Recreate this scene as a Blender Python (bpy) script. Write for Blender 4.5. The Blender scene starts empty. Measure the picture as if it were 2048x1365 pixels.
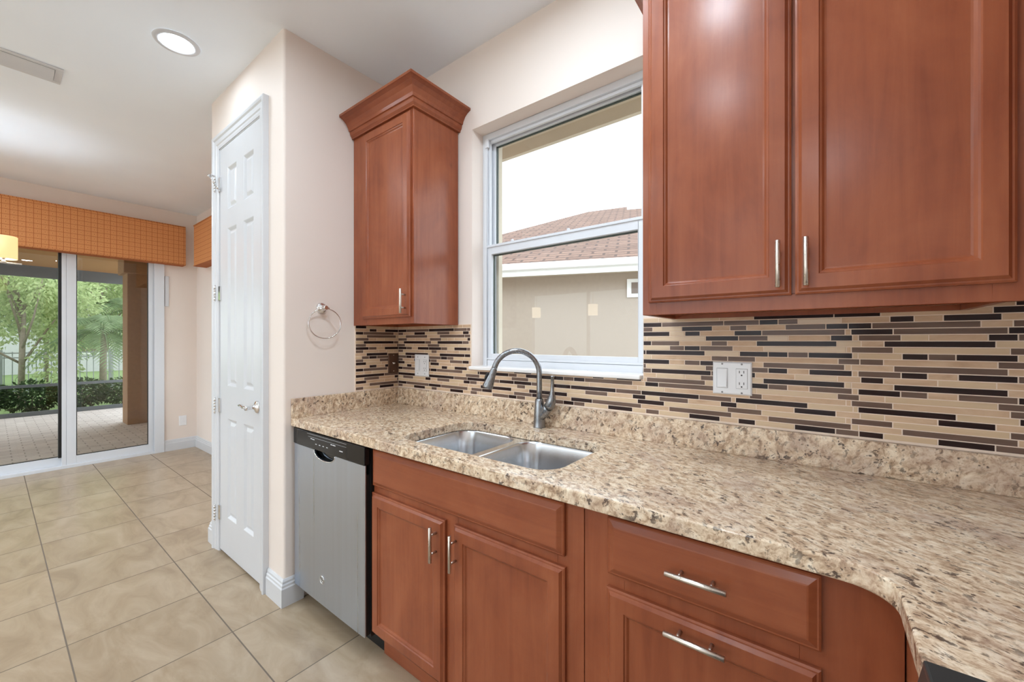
import bpy, bmesh, math, random
from mathutils import Vector, Matrix

random.seed(7)
S = bpy.context.scene
COL = S.collection
PI = math.pi

# ------------------------------------------------------------------ camera
cam_d = bpy.data.cameras.new('camera')
cam_d.sensor_width = 36.0
cam_d.lens = 802.0 / 2048.0 * 36.0
cam_d.shift_y = -0.5 / 2048.0
cam_d.clip_start = 0.01
cam_d.clip_end = 200
cam = bpy.data.objects.new('camera', cam_d)
cam.location = (2.081, -1.55, 1.2975)
cam.rotation_euler = (PI / 2, 0, math.atan2(616, 802))
COL.objects.link(cam)
S.camera = cam

# ------------------------------------------------------------------ sky, exposure
w = bpy.data.worlds.new('overcast_sky')
S.world = w
w.use_nodes = True
bg = w.node_tree.nodes['Background']
bg.inputs[0].default_value = (0.90, 0.97, 1.06, 1)
bg.inputs[1].default_value = SKY = 3.0
S.view_settings.view_transform = 'Standard'
S.view_settings.look = 'None'
S.view_settings.exposure = 0.25
S.view_settings.gamma = 1.0
S.view_settings.use_curve_mapping = False
CAN = 230.0        # radiance of the recessed lamps
S.cycles.use_denoising = True
S.cycles.max_bounces = 10
S.cycles.diffuse_bounces = 6
S.cycles.glossy_bounces = 5
S.cycles.transparent_max_bounces = 16
S.cycles.sample_clamp_indirect = 8.0

# ------------------------------------------------------------------ materials
def srgb(r, g, b):
    f = lambda c: (c / 255 / 12.92) if c / 255 <= 0.04045 else ((c / 255 + 0.055) / 1.055) ** 2.4
    return (f(r), f(g), f(b), 1)

class NT:
    def __init__(s, name):
        s.m = bpy.data.materials.new(name); s.m.use_nodes = True
        s.t = s.m.node_tree; s.n = s.t.nodes; s.l = s.t.links
        s.b = s.n['Principled BSDF']; s.o = s.n['Material Output']
    def add(s, typ, **kw):
        n = s.n.new(typ)
        for k, v in kw.items():
            if k == 'in_':
                for kk, vv in v.items():
                    if hasattr(vv, 'is_output'): s.l.new(vv, n.inputs[kk])
                    else: n.inputs[kk].default_value = vv
            else: setattr(n, k, v)
        return n
    def coord(s, scale=(1, 1, 1), rot=(0, 0, 0), kind='Object'):
        tc = s.add('ShaderNodeTexCoord')
        mp = s.add('ShaderNodeMapping', in_={'Vector': tc.outputs[kind], 'Scale': scale, 'Rotation': rot})
        return mp.outputs[0]
    def noise(s, vec, scale, detail=4, rough=0.55, dist=0.0):
        return s.add('ShaderNodeTexNoise', in_={'Vector': vec, 'Scale': scale, 'Detail': detail, 'Roughness': rough, 'Distortion': dist}).outputs[0]
    def ramp(s, fac, stops, interp='LINEAR'):
        r = s.add('ShaderNodeValToRGB', in_={'Fac': fac})
        r.color_ramp.interpolation = interp
        e = r.color_ramp.elements
        while len(e) < len(stops): e.new(0.5)
        for i, (p, c) in enumerate(stops):
            e[i].position = p; e[i].color = c if len(c) == 4 else (*c, 1)
        return r.outputs[0]
    def mix(s, fac, a, b, mode='MIX'):
        n = s.add('ShaderNodeMix', data_type='RGBA', blend_type=mode)
        for sock, v in ((n.inputs[0], fac), (n.inputs[6], a), (n.inputs[7], b)):
            if hasattr(v, 'is_output'): s.l.new(v, sock)
            else: sock.default_value = v
        return n.outputs[2]
    def math(s, op, a, b=0.0):
        n = s.add('ShaderNodeMath', operation=op)
        for i, v in enumerate((a, b)):
            if hasattr(v, 'is_output'): s.l.new(v, n.inputs[i])
            else: n.inputs[i].default_value = v
        return n.outputs[0]
    def bump(s, h, strength=0.2, dist=0.002):
        n = s.add('ShaderNodeBump', in_={'Height': h, 'Strength': strength, 'Distance': dist})
        s.l.new(n.outputs[0], s.b.inputs['Normal'])
    def set(s, **kw):
        names = dict(color='Base Color', rough='Roughness', metal='Metallic', coat='Coat Weight', coat_rough='Coat Roughness',
                     spec='Specular IOR Level', emis='Emission Color', emis_s='Emission Strength', sub='Subsurface Weight',
                     aniso='Anisotropic', trans='Transmission Weight', sheen='Sheen Weight', tang='Tangent')
        for k, v in kw.items():
            i = s.b.inputs[names[k]]
            if hasattr(v, 'is_output'): s.l.new(v, i)
            else: i.default_value = v
        return s.m

def plain(name, col, rough=0.5, metal=0.0, var=0.05, vscale=6.0, **kw):
    """a surface of one colour with faint procedural unevenness"""
    t = NT(name)
    v = t.noise(t.coord(), vscale, 3)
    dark = tuple(c * (1 - var) for c in col[:3]) + (1,)
    lite = tuple(min(1, c * (1 + var)) for c in col[:3]) + (1,)
    t.set(color=t.ramp(v, [(0.3, dark), (0.7, lite)]), rough=rough, metal=metal, **kw)
    return t.m

M = {}
def wall_paint(name, col):
    t = NT(name)
    c = t.coord()
    t.set(color=t.ramp(t.noise(c, 2.0, 2), [(0.3, tuple(x * .985 for x in col[:3])), (0.7, tuple(min(1, x * 1.015) for x in col[:3]))]), rough=0.6, spec=0.3)
    t.bump(t.noise(c, 220, 3), 0.08, 0.001)
    return t.m
M['wall'] = wall_paint('warm_beige_wall_paint', srgb(230, 218, 209))
M['ceiling'] = wall_paint('white_ceiling_paint', srgb(241, 247, 254))
M['white'] = plain('white_satin_paint', srgb(208, 209, 212), 0.28, var=0.012, spec=0.45)
M['vinyl'] = plain('white_window_vinyl', srgb(213, 216, 221), 0.3, var=0.012)
M['plate'] = plain('white_switch_plastic', srgb(232, 233, 236), 0.25, var=0.01)
M['gap'] = plain('shadow_grey_plastic', srgb(120, 120, 122), 0.5)
M['hole'] = plain('dark_slot', srgb(40, 38, 38), 0.6)
M['sill'] = plain('white_marble_sill', srgb(235, 232, 230), 0.22, var=0.04, vscale=9)

def wood(name, base, dark, lite, rot):
    t = NT(name)
    c = t.coord((1, 1, 1), rot)
    st = t.add('ShaderNodeMapping', in_={'Vector': c, 'Scale': (34, 34, 2.2)}).outputs[0]
    grain = t.noise(st, 1.0, 6, 0.6, 0.6)
    blotch = t.noise(t.add('ShaderNodeMapping', in_={'Vector': c, 'Scale': (3.0, 3.0, 2.2)}).outputs[0], 1.6, 5, 0.6, 0.8)
    knots = t.add('ShaderNodeTexVoronoi', in_={'Vector': c, 'Scale': 4.3}).outputs[0]
    g = t.ramp(grain, [(0.30, dark), (0.5, base), (0.75, lite)])
    b = t.ramp(blotch, [(0.32, dark), (0.52, base), (0.72, lite)])
    col = t.mix(0.55, g, b)
    k = t.ramp(knots, [(0.0, (0.45, 0.4, 0.4, 1)), (0.035, (0.85, 0.85, 0.85, 1)), (0.07, (1, 1, 1, 1))])
    col = t.mix(0.5, col, k, 'MULTIPLY')
    t.set(color=col, rough=t.ramp(blotch, [(0.3, (0.30,) * 3), (0.7, (0.42,) * 3)]), spec=0.16, coat=0.4, coat_rough=0.22)
    t.bump(grain, 0.03, 0.0006)
    return t.m
WB, WD, WL = srgb(143, 77, 48), srgb(122, 61, 38), srgb(160, 93, 61)
M['wood'] = wood('cherry_stained_maple', WB, WD, WL, (0, 0, 0))
M['wood_h'] = wood('cherry_stained_maple_level_grain', WB, WD, WL, (0, PI / 2, 0))
M['wood_under'] = plain('cabinet_underside_veneer', srgb(150, 104, 78), 0.4, var=0.12, vscale=14)

def granite():
    t = NT('beige_speckled_granite')
    c = t.coord((1, 1, 1), (0.35, 0.25, 0.5))
    swirl = t.add('ShaderNodeVectorMath', operation='SCALE', in_={0: t.add('ShaderNodeTexNoise', in_={'Vector': c, 'Scale': 14.0, 'Detail': 4.0}).outputs['Color'], 'Scale': 0.03}).outputs[0]
    vc = t.add('ShaderNodeVectorMath', operation='ADD', in_={0: c, 1: swirl}).outputs[0]
    st = t.add('ShaderNodeMapping', in_={'Vector': vc, 'Scale': (1.0, 1.9, 1.25), 'Rotation': (0.3, 0.2, 0.9)}).outputs[0]
    base = t.ramp(t.noise(st, 34, 9, 0.72, 0.4), [(0.34, srgb(150, 122, 98)), (0.44, srgb(192, 164, 136)), (0.53, srgb(222, 200, 172)), (0.66, srgb(242, 228, 206))])
    mauve = t.ramp(t.noise(c, 5.5, 5, 0.6, 0.5), [(0.50, (0, 0, 0, 1)), (0.66, (1, 1, 1, 1))])
    base = t.mix(t.math('MULTIPLY', mauve, 0.45), base, srgb(172, 146, 134))
    cl = t.ramp(t.noise(c, 13, 4, 0.6), [(0.40, (0.25,) * 3), (0.60, (1, 1, 1))])
    sp = t.ramp(t.noise(st, 44, 5, 0.62, 0.3), [(0.395, (1, 1, 1, 1)), (0.442, (0, 0, 0, 1))])
    base = t.mix(t.math('MULTIPLY', t.math('MULTIPLY', sp, cl), 0.9), base, srgb(64, 47, 42))
    gd = t.ramp(t.noise(st, 88, 3, 0.55), [(0.60, (0, 0, 0, 1)), (0.68, (1, 1, 1, 1))])
    base = t.mix(t.math('MULTIPLY', gd, 0.55), base, srgb(136, 104, 78))
    sp2 = t.ramp(t.add('ShaderNodeTexVoronoi', in_={'Vector': vc, 'Scale': 95.0}).outputs[0], [(0.16, (1, 1, 1, 1)), (0.34, (0, 0, 0, 1))])
    dens = t.ramp(t.noise(c, 36, 2), [(0.53, (0, 0, 0, 1)), (0.60, (1, 1, 1, 1))])
    base = t.mix(t.math('MULTIPLY', t.math('MULTIPLY', sp2, dens), 0.85), base, srgb(58, 44, 42))
    t.set(color=base, rough=0.16, spec=0.5)
    return t.m
M['granite'] = granite()

def floor_tile():
    t = NT('beige_travertine_floor_tile')
    tc = t.add('ShaderNodeTexCoord')
    sx = t.add('ShaderNodeSeparateXYZ', in_={0: tc.outputs['Object']})
    def cell(v, off, pitch):
        q = t.math('DIVIDE', t.math('SUBTRACT', v, off), pitch)
        fr = t.math('SUBTRACT', q, t.math('FLOOR', q))
        d = t.math('MULTIPLY', t.math('MINIMUM', fr, t.math('SUBTRACT', 1.0, fr)), pitch)
        return t.math('FLOOR', q), d
    ix, dx = cell(sx.outputs[0], 0.0065, 0.4637)
    iy, dy = cell(sx.outputs[1], -0.892, 0.4585)
    gl = t.math('LESS_THAN', t.math('MINIMUM', dx, dy), 0.0026)
    cid = t.add('ShaderNodeCombineXYZ', in_={0: ix, 1: iy})
    rnd = t.add('ShaderNodeTexWhiteNoise', in_={'Vector': cid.outputs[0]})
    offs = t.add('ShaderNodeVectorMath', operation='MULTIPLY_ADD', in_={0: rnd.outputs['Color'], 1: (7, 7, 7), 2: tc.outputs['Object']}).outputs[0]
    st = t.add('ShaderNodeMapping', in_={'Vector': offs, 'Scale': (2.4, 5.0, 1), 'Rotation': (0, 0, 0.35)}).outputs[0]
    n1 = t.noise(st, 1.3, 7, 0.62, 1.2)
    col = t.ramp(n1, [(0.28, srgb(150, 130, 107)), (0.45, srgb(166, 146, 121)), (0.6, srgb(176, 157, 133)), (0.78, srgb(186, 168, 145))])
    vein = t.ramp(t.noise(st, 3.0, 8, 0.7, 2.2), [(0.27, (1, 1, 1, 1)), (0.36, (0, 0, 0, 1))])
    col = t.mix(t.math('MULTIPLY', vein, 0.30), col, srgb(122, 104, 86))
    tone = t.math('ADD', 0.95, t.math('MULTIPLY', rnd.outputs['Value'], 0.08))
    col = t.mix(1.0, col, t.add('ShaderNodeCombineColor', in_={0: tone, 1: tone, 2: tone}).outputs[0], 'MULTIPLY')
    col = t.mix(gl, col, srgb(112, 100, 88))
    t.set(color=col, rough=t.mix(gl, (0.3,) * 3 + (1,), (0.8,) * 3 + (1,)), spec=0.4)
    t.bump(t.math('SUBTRACT', 1.0, gl), 0.35, 0.0015)
    return t.m
M['floor'] = floor_tile()

def stone_tile():
    t = NT('beige_stone_mosaic_tile')
    c = t.coord((1, 1, 1))
    n = t.noise(t.add('ShaderNodeMapping', in_={'Vector': c, 'Scale': (10, 10, 26)}).outputs[0], 1.0, 6, 0.62, 0.6)
    t.set(color=t.ramp(n, [(0.25, srgb(182, 148, 118)), (0.5, srgb(203, 171, 140)), (0.75, srgb(216, 188, 158))]), rough=0.42, spec=0.4)
    return t.m
M['tile_S'] = stone_tile()
def glass_tile(name, a, b, sp=0.16):
    t = NT(name)
    c = t.coord((1, 1, 1))
    n = t.noise(t.add('ShaderNodeMapping', in_={'Vector': c, 'Scale': (6, 6, 60)}).outputs[0], 1.2, 3, 0.5)
    t.set(color=t.ramp(n, [(0.3, a), (0.7, b)]), rough=0.12, spec=sp)
    t.bump(t.noise(t.add('ShaderNodeMapping', in_={'Vector': c, 'Scale': (5, 5, 40)}).outputs[0], 1.0, 2), 0.12, 0.002)
    return t.m
M['tile_D'] = glass_tile('dark_brown_glass_tile', srgb(38, 25, 24), srgb(54, 38, 36))
M['tile_T'] = glass_tile('taupe_glass_tile', srgb(100, 79, 69), srgb(118, 97, 85))
M['tile_C'] = glass_tile('cream_glass_tile', srgb(204, 176, 144), srgb(213, 188, 156), 0.35)
M['grout'] = plain('pale_grout', srgb(232, 212, 194), 0.8, var=0.04, vscale=40)

def brushed(name, col, rough, scale, axis=(60, 60, 1), var=0.1):
    t = NT(name)
    n = t.noise(t.add('ShaderNodeMapping', in_={'Vector': t.coord(), 'Scale': axis}).outputs[0], scale, 4, 0.6)
    dk = tuple(c * (1 - var) for c in col[:3]); lt = tuple(min(1, c * (1 + var)) for c in col[:3])
    t.set(color=t.ramp(n, [(0.3, dk), (0.7, lt)]), metal=1.0, rough=t.ramp(n, [(0.3, (rough * .85,) * 3), (0.7, (rough * 1.2,) * 3)]))
    return t.m
M['steel'] = brushed('brushed_stainless_steel', srgb(186, 197, 212), 0.30, 1.0, (30, 30, 0.5), 0.05)
M['sinksteel'] = brushed('satin_sink_steel', srgb(218, 221, 225), 0.22, 1.0, (6, 6, 1), 0.04)
M['nickel'] = brushed('satin_nickel', srgb(205, 196, 186), 0.3, 3.0, (40, 40, 40), 0.04)
M['faucet'] = brushed('brushed_faucet_steel', srgb(148, 150, 153), 0.28, 3.0, (40, 40, 8), 0.06)
M['chrome'] = brushed('polished_chrome', srgb(225, 225, 226), 0.07, 2.0, (10, 10, 10), 0.02)
M['bronze'] = plain('bronze_cover_plate', srgb(92, 68, 54), 0.4, 0.5, 0.1, 20)
M['black'] = plain('glossy_black_plastic', srgb(20, 20, 21), 0.10, var=0.04, spec=0.3)
M['matte_black'] = plain('matte_black_plastic', srgb(16, 16, 17), 0.5)
M['charcoal'] = plain('charcoal_range_enamel', srgb(52, 54, 54), 0.22, var=0.03)
M['print'] = plain('pale_print_glint', srgb(215, 215, 218), 0.5)
M['red_shade'] = plain('dark_badge_enamel', srgb(70, 70, 72), 0.3)

def emit(name, col, strength, base=(0.9, 0.9, 0.9, 1)):
    t = NT(name)
    t.set(color=base, emis=t.ramp(t.noise(t.coord(), 3.0), [(0.3, tuple(c * .97 for c in col[:3])), (0.7, col)]), emis_s=strength, rough=0.4)
    return t.m
M['lens'] = emit('lit_lamp_lens', (0.855, 1.0, 1.13, 1), CAN)
M['mid_lens'] = emit('half_lit_lamp_lens', (0.855, 1.0, 1.13, 1), CAN * 0.5)
M['soft_lens'] = emit('dimmer_lit_lamp_lens', (0.855, 1.0, 1.13, 1), CAN * 0.2)
M['shade'] = emit('lit_glass_lamp_shade', (1.0, 0.68, 0.29, 1), 0.85, (0.35, 0.27, 0.16, 1))
M['bulb'] = emit('lit_bulb', (0.87, 0.99, 1.12, 1), 300.0)
M['bright_bulb'] = emit('bright_lit_bulb', (0.87, 0.99, 1.12, 1), 1000.0)

def pane(name, tint, gloss_col=(1, 1, 1, 1), boost=1.0):
    t = NT(name)
    t.n.remove(t.b)
    tr = t.add('ShaderNodeBsdfTransparent', in_={'Color': tint})
    gl = t.add('ShaderNodeBsdfGlossy', in_={'Color': gloss_col, 'Roughness': 0.0})
    fr = t.add('ShaderNodeFresnel', in_={'IOR': 1.5})
    bf = t.add('ShaderNodeNewGeometry').outputs['Backfacing']
    fac = t.math('MULTIPLY', t.math('MULTIPLY', fr.outputs[0], boost), t.math('SUBTRACT', 1.0, bf))
    mx = t.add('ShaderNodeMixShader', in_={0: fac, 1: tr.outputs[0], 2: gl.outputs[0]})
    t.l.new(mx.outputs[0], t.o.inputs[0])
    return t.m
M['glass'] = pane('clear_window_glass', (0.95, 0.965, 0.955, 1), boost=0.6)
M['slider_glass'] = pane('tinted_door_glass', (0.92, 0.92, 0.90, 1), boost=1.5)

def cornice_fabric():
    t = NT('rust_orange_square_pattern_fabric')
    tc = t.add('ShaderNodeTexCoord')
    sx = t.add('ShaderNodeSeparateXYZ', in_={0: tc.outputs['Object']})
    u = t.math('ADD', sx.outputs[0], sx.outputs[1]); v = sx.outputs[2]
    def sq(x, p):
        q = t.math('DIVIDE', x, p); return t.math('MULTIPLY', t.math('ABSOLUTE', t.math('SUBTRACT', t.math('SUBTRACT', q, t.math('FLOOR', q)), 0.5)), 2.0)
    d = t.math('MAXIMUM', sq(u, 0.0475), sq(v, 0.0475))
    pat = t.ramp(d, [(0.0, srgb(178, 112, 70)), (0.13, srgb(174, 104, 62)), (0.16, srgb(214, 148, 94)), (0.50, srgb(218, 154, 100)), (0.53, srgb(192, 122, 76)), (0.60, srgb(192, 122, 76)), (0.63, srgb(218, 154, 100)), (0.88, srgb(214, 148, 94)), (0.92, srgb(168, 98, 60)), (1.0, srgb(168, 98, 60))], 'LINEAR')
    weave = t.noise(tc.outputs['Object'], 160, 3)
    t.set(color=t.mix(t.math('MULTIPLY', weave, 0.3), pat, srgb(180, 110, 66)), rough=0.85, spec=0.2)
    t.bump(d, 0.2, 0.002)
    return t.m
M['fabric'] = cornice_fabric()

M['stucco'] = plain('tan_stucco', srgb(158, 124, 92), 0.85, var=0.06, vscale=30)
M['lanai_ceiling'] = plain('tan_lanai_ceiling', srgb(150, 106, 62), 0.8, var=0.05)
M['house_stucco'] = plain('cream_house_stucco', srgb(176, 163, 149), 0.9, var=0.03, vscale=20)
M['soffit'] = plain('beige_soffit', srgb(214, 204, 186), 0.8, var=0.03)
M['gutter'] = plain('white_gutter', srgb(238, 240, 238), 0.4, var=0.02)
M['screen_frame'] = plain('grey_screen_frame', srgb(96, 104, 108), 0.5, var=0.05)
M['fence'] = plain('grey_fence_metal', srgb(150, 156, 158), 0.5, var=0.05)
def shingles():
    t = NT('brown_roof_shingles')
    br = t.add('ShaderNodeTexBrick', in_={'Vector': t.coord(kind='UV'), 'Scale': 1.0, 'Color1': srgb(138, 108, 92), 'Color2': srgb(104, 78, 66), 'Mortar': srgb(52, 38, 32), 'Mortar Size': 0.022, 'Brick Width': 0.36, 'Row Height': 0.17, 'Bias': -0.1})
    t.set(color=t.mix(0.35, br.outputs[0], t.ramp(t.noise(t.coord(), 18, 5), [(0.3, srgb(96, 72, 60)), (0.7, srgb(146, 116, 100))])), rough=0.9)
    t.bump(br.outputs['Fac'], -0.5, 0.02)
    return t.m
M['shingle'] = shingles()
def pavers():
    t = NT('grey_brick_pavers')
    br = t.add('ShaderNodeTexBrick', in_={'Vector': t.coord((1, 1, 1), (0, 0, PI / 2)), 'Scale': 1.0, 'Color1': srgb(226, 219, 214), 'Color2': srgb(206, 198, 193), 'Mortar': srgb(158, 150, 146), 'Mortar Size': 0.006, 'Brick Width': 0.20, 'Row Height': 0.10})
    t.set(color=t.mix(0.25, br.outputs[0], t.ramp(t.noise(t.coord(), 6, 4), [(0.3, srgb(174, 164, 158)), (0.7, srgb(220, 212, 206))])), rough=0.75)
    t.bump(br.outputs['Fac'], -0.4, 0.004)
    return t.m
M['paver'] = pavers()
def leafy(name, a, b, c):
    t = NT(name)
    oi = t.noise(t.coord(), 9.0, 4)
    t.set(color=t.ramp(oi, [(0.28, a), (0.5, b), (0.74, c)]), rough=0.5, spec=0.3, sub=0.0)
    tr = t.add('ShaderNodeBsdfTranslucent', in_={'Color': c})
    mx = t.add('ShaderNodeMixShader', in_={0: 0.3, 1: t.b.outputs[0], 2: tr.outputs[0]})
    t.l.new(mx.outputs[0], t.o.inputs[0])
    return t.m
M['leaf_light'] = leafy('yellow_green_leaves', srgb(120, 142, 94), srgb(168, 188, 132), srgb(208, 220, 170))
M['leaf_mid'] = leafy('mid_green_leaves', srgb(96, 120, 80), srgb(134, 158, 108), srgb(172, 192, 138))
M['leaf_dark'] = leafy('deep_green_hedge_leaves', srgb(24, 40, 24), srgb(48, 70, 40), srgb(84, 110, 62))
M['palm_leaf'] = leafy('grey_green_palm_leaves', srgb(104, 128, 94), srgb(138, 162, 122), srgb(172, 192, 152))
M['bark'] = plain('pale_bark', srgb(150, 142, 126), 0.9, var=0.15, vscale=20)
M['grass'] = plain('lawn_green', srgb(116, 140, 84), 0.9, var=0.25, vscale=8)
M['pale_deck'] = plain('pale_bounce_concrete', srgb(214, 210, 204), 0.8, var=0.04)
M['earth'] = plain('garden_earth', srgb(150, 140, 126), 0.95, var=0.2, vscale=5)
M['far_wall'] = plain('pale_grey_far_house', srgb(196, 198, 200), 0.9, var=0.02)
M['far_roof'] = plain('grey_far_roof', srgb(150, 148, 150), 0.9, var=0.06)
M['far_glass'] = plain('dim_window_glass', srgb(120, 104, 92), 0.3, var=0.05)

# ------------------------------------------------------------------ mesh helpers
class MB:
    """collects shapes in world coordinates into one mesh"""
    def __init__(s): s.bm = bmesh.new(); s.mats = []; s.mi = 0; s.sm = []
    def mat(s, m):
        if m not in s.mats: s.mats.append(m)
        s.mi = s.mats.index(m); return s
    def _tag(s, faces, smooth=False):
        for f in faces: f.material_index = s.mi; f.smooth = smooth
    def face(s, pts, smooth=False):
        f = s.bm.faces.new([s.bm.verts.new(p) for p in pts]); s._tag([f], smooth); return f
    def box(s, x0, x1, y0, y1, z0, z1, bev=0.0, seg=2):
        v = [s.bm.verts.new(p) for p in ((x0, y0, z0), (x1, y0, z0), (x1, y1, z0), (x0, y1, z0), (x0, y0, z1), (x1, y0, z1), (x1, y1, z1), (x0, y1, z1))]
        fs = [s.bm.faces.new([v[i] for i in q]) for q in ((3, 2, 1, 0), (4, 5, 6, 7), (0, 1, 5, 4), (1, 2, 6, 5), (2, 3, 7, 6), (3, 0, 4, 7))]
        s._tag(fs)
        if bev > 0:
            es = list({e for f in fs for e in f.edges})
            r = bmesh.ops.bevel(s.bm, geom=es, offset=bev, segments=seg, affect='EDGES', profile=0.5)
            s._tag(r['faces'])
        return s
    def loops(s, rings, cap0=True, cap1=True, closed=True, smooth=False):
        vs = [[s.bm.verts.new(p) for p in r] for r in rings]
        n = len(vs[0]); fs = []
        for a, b in zip(vs, vs[1:]):
            for i in range(n if closed else n - 1):
                j = (i + 1) % n
                try: fs.append(s.bm.faces.new((a[i], a[j], b[j], b[i])))
                except ValueError: pass
        s._tag(fs, smooth)
        caps = []
        if cap0: caps.append(s.bm.faces.new(vs[0][::-1]))
        if cap1: caps.append(s.bm.faces.new(vs[-1]))
        s._tag(caps)
        return s
    def nest(s, u0, u1, v0, v1, prof, mp):
        """rectangles inset by prof[i][0] at depth prof[i][1], joined in order; mp maps (u, v, depth) to space"""
        rings = []
        for i, d in prof:
            rings.append([mp(u0 + i, v0 + i, d), mp(u1 - i, v0 + i, d), mp(u1 - i, v1 - i, d), mp(u0 + i, v1 - i, d)])
        return s.loops(rings)
    def prism(s, poly, z0, z1):
        return s.loops([[(x, y, z0) for x, y in poly], [(x, y, z1) for x, y in poly]])
    def extrude(s, poly3, vec):
        a = [Vector(p) for p in poly3]; v = Vector(vec)
        return s.loops([[tuple(p) for p in a], [tuple(p + v) for p in a]])
    def tube(s, path, r, n=16, smooth=True, caps=True):
        path = [Vector(p) for p in path]
        rr = r if isinstance(r, (list, tuple)) else [r] * len(path)
        rings = []; up = None
        for i, p in enumerate(path):
            d = (path[min(i + 1, len(path) - 1)] - path[max(i - 1, 0)]).normalized()
            if up is None:
                up = Vector((0, 0, 1)) if abs(d.z) < 0.9 else Vector((1, 0, 0))
            side = d.cross(up).normalized(); up = side.cross(d).normalized()
            rings.append([tuple(p + (side * math.cos(2 * PI * k / n) + up * math.sin(2 * PI * k / n)) * rr[i]) for k in range(n)])
        return s.loops(rings, caps, caps, True, smooth)
    def lathe(s, base, axis, prof, n=24, smooth=True, caps=True):
        b = Vector(base); a = Vector(axis).normalized()
        up = Vector((0, 0, 1)) if abs(a.z) < 0.9 else Vector((1, 0, 0))
        sd = a.cross(up).normalized(); up = sd.cross(a)
        rings = [[tuple(b + a * h + (sd * math.cos(2 * PI * k / n) + up * math.sin(2 * PI * k / n)) * max(r, 1e-5)) for k in range(n)] for r, h in prof]
        return s.loops(rings, caps, caps, True, smooth)
    def torus(s, c, axis, R, r, n=40, m=10):
        c = Vector(c); a = Vector(axis).normalized()
        up = Vector((0, 0, 1)) if abs(a.z) < 0.9 else Vector((1, 0, 0))
        sd = a.cross(up).normalized(); up = sd.cross(a)
        rings = []
        for i in range(n + 1):
            t = 2 * PI * i / n; o = sd * math.cos(t) + up * math.sin(t)
            rings.append([tuple(c + o * (R + r * math.cos(2 * PI * k / m)) + a * r * math.sin(2 * PI * k / m)) for k in range(m)])
        return s.loops(rings, False, False, True, True)

def link(name, mb, mat=None, parent=None, origin=None, bevel=0.0, merge=True):
    """ONE mesh object; under a parent it shares the parent's origin"""
    bm = mb.bm
    if merge: bmesh.ops.remove_doubles(bm, verts=bm.verts, dist=1e-6)
    bmesh.ops.recalc_face_normals(bm, faces=bm.faces)
    if parent is not None:
        org = Vector(parent['_org'])
    else:
        xs = [v.co for v in bm.verts]
        org = Vector(origin) if origin else Vector(((min(v.x for v in xs) + max(v.x for v in xs)) / 2, (min(v.y for v in xs) + max(v.y for v in xs)) / 2, min(v.z for v in xs)))
    bmesh.ops.translate(bm, verts=bm.verts, vec=-org)
    me = bpy.data.meshes.new(name); bm.to_mesh(me); bm.free()
    for m in (mb.mats or [mat]): me.materials.append(m)
    o = bpy.data.objects.new(name, me); COL.objects.link(o)
    o['_org'] = tuple(org)
    if parent is not None: o.parent = parent
    else: o.location = org
    if bevel:
        b = o.modifiers.new('bevel', 'BEVEL'); b.width = bevel; b.segments = 2; b.limit_method = 'ANGLE'; b.angle_limit = math.radians(40)
    return o

def thing(name, label, cat, loc, group=None, kind=None):
    o = bpy.data.objects.new(name, None); COL.objects.link(o)
    o.location = loc; o['_org'] = tuple(loc); o.empty_display_size = 0.05
    return tag(o, label, cat, group, kind)

def tag(o, label=None, cat=None, group=None, kind=None):
    if label: o['label'] = label
    if cat: o['category'] = cat
    if group: o['group'] = group
    if kind: o['kind'] = kind
    return o

def struct(name, mb, mat, label, cat, origin=None, bevel=0.0):
    return tag(link(name, mb, mat, None, origin, bevel), label, cat, None, 'structure')

front = lambda y: (lambda u, v, d: (u, y - d, v))          # a face that looks along -y, depth towards the room
def arc(cx, cy, r, a0, a1, n=8):
    return [(cx + r * math.cos(math.radians(a0 + (a1 - a0) * i / n)), cy + r * math.sin(math.radians(a0 + (a1 - a0) * i / n))) for i in range(n + 1)]
def rrect(x0, x1, y0, y1, r, n=6):
    return arc(x1 - r, y1 - r, r, 0, 90, n) + arc(x0 + r, y1 - r, r, 90, 180, n) + arc(x0 + r, y0 + r, r, 180, 270, n) + arc(x1 - r, y0 + r, r, 270, 360, n)
def sweep(mb, path, prof, side=1):
    """moulding: prof (out, z) swept along a plan polyline with mitred corners"""
    P = [Vector(p) for p in path]; rings = []
    for i, p in enumerate(P):
        ns = []
        for a, b in ((i - 1, i), (i, i + 1)):
            if 0 <= a and b < len(P):
                d = (P[b] - P[a]).normalized(); ns.append(Vector((d.y, -d.x)) * side)
        m = ns[0] if len(ns) == 1 else (ns[0] + ns[1]) / (1 + ns[0].dot(ns[1]))
        rings.append([(p.x + m.x * o, p.y + m.y * o, z) for o, z in prof])
    return mb.loops(rings)

# ================================================================== the room
ZC = 2.83                      # ceiling height
def wall_with_holes(axis, a0, a1, b0, b1, z0, z1, holes):
    """a wall slab along x (axis 'x') or y; b0..b1 is its thickness, holes are (a0, a1, z0, z1)"""
    mb = MB()
    def bx(p, q, c, d):
        if q - p > 1e-5 and d - c > 1e-5:
            mb.box(p, q, b0, b1, c, d) if axis == 'x' else mb.box(b0, b1, p, q, c, d)
    cur = a0
    for h0, h1, hz0, hz1 in sorted(holes):
        bx(cur, h0, z0, z1); bx(h0, h1, z0, hz0); bx(h0, h1, hz1, z1); cur = h1
    bx(cur, a1, z0, z1)
    return mb

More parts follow.
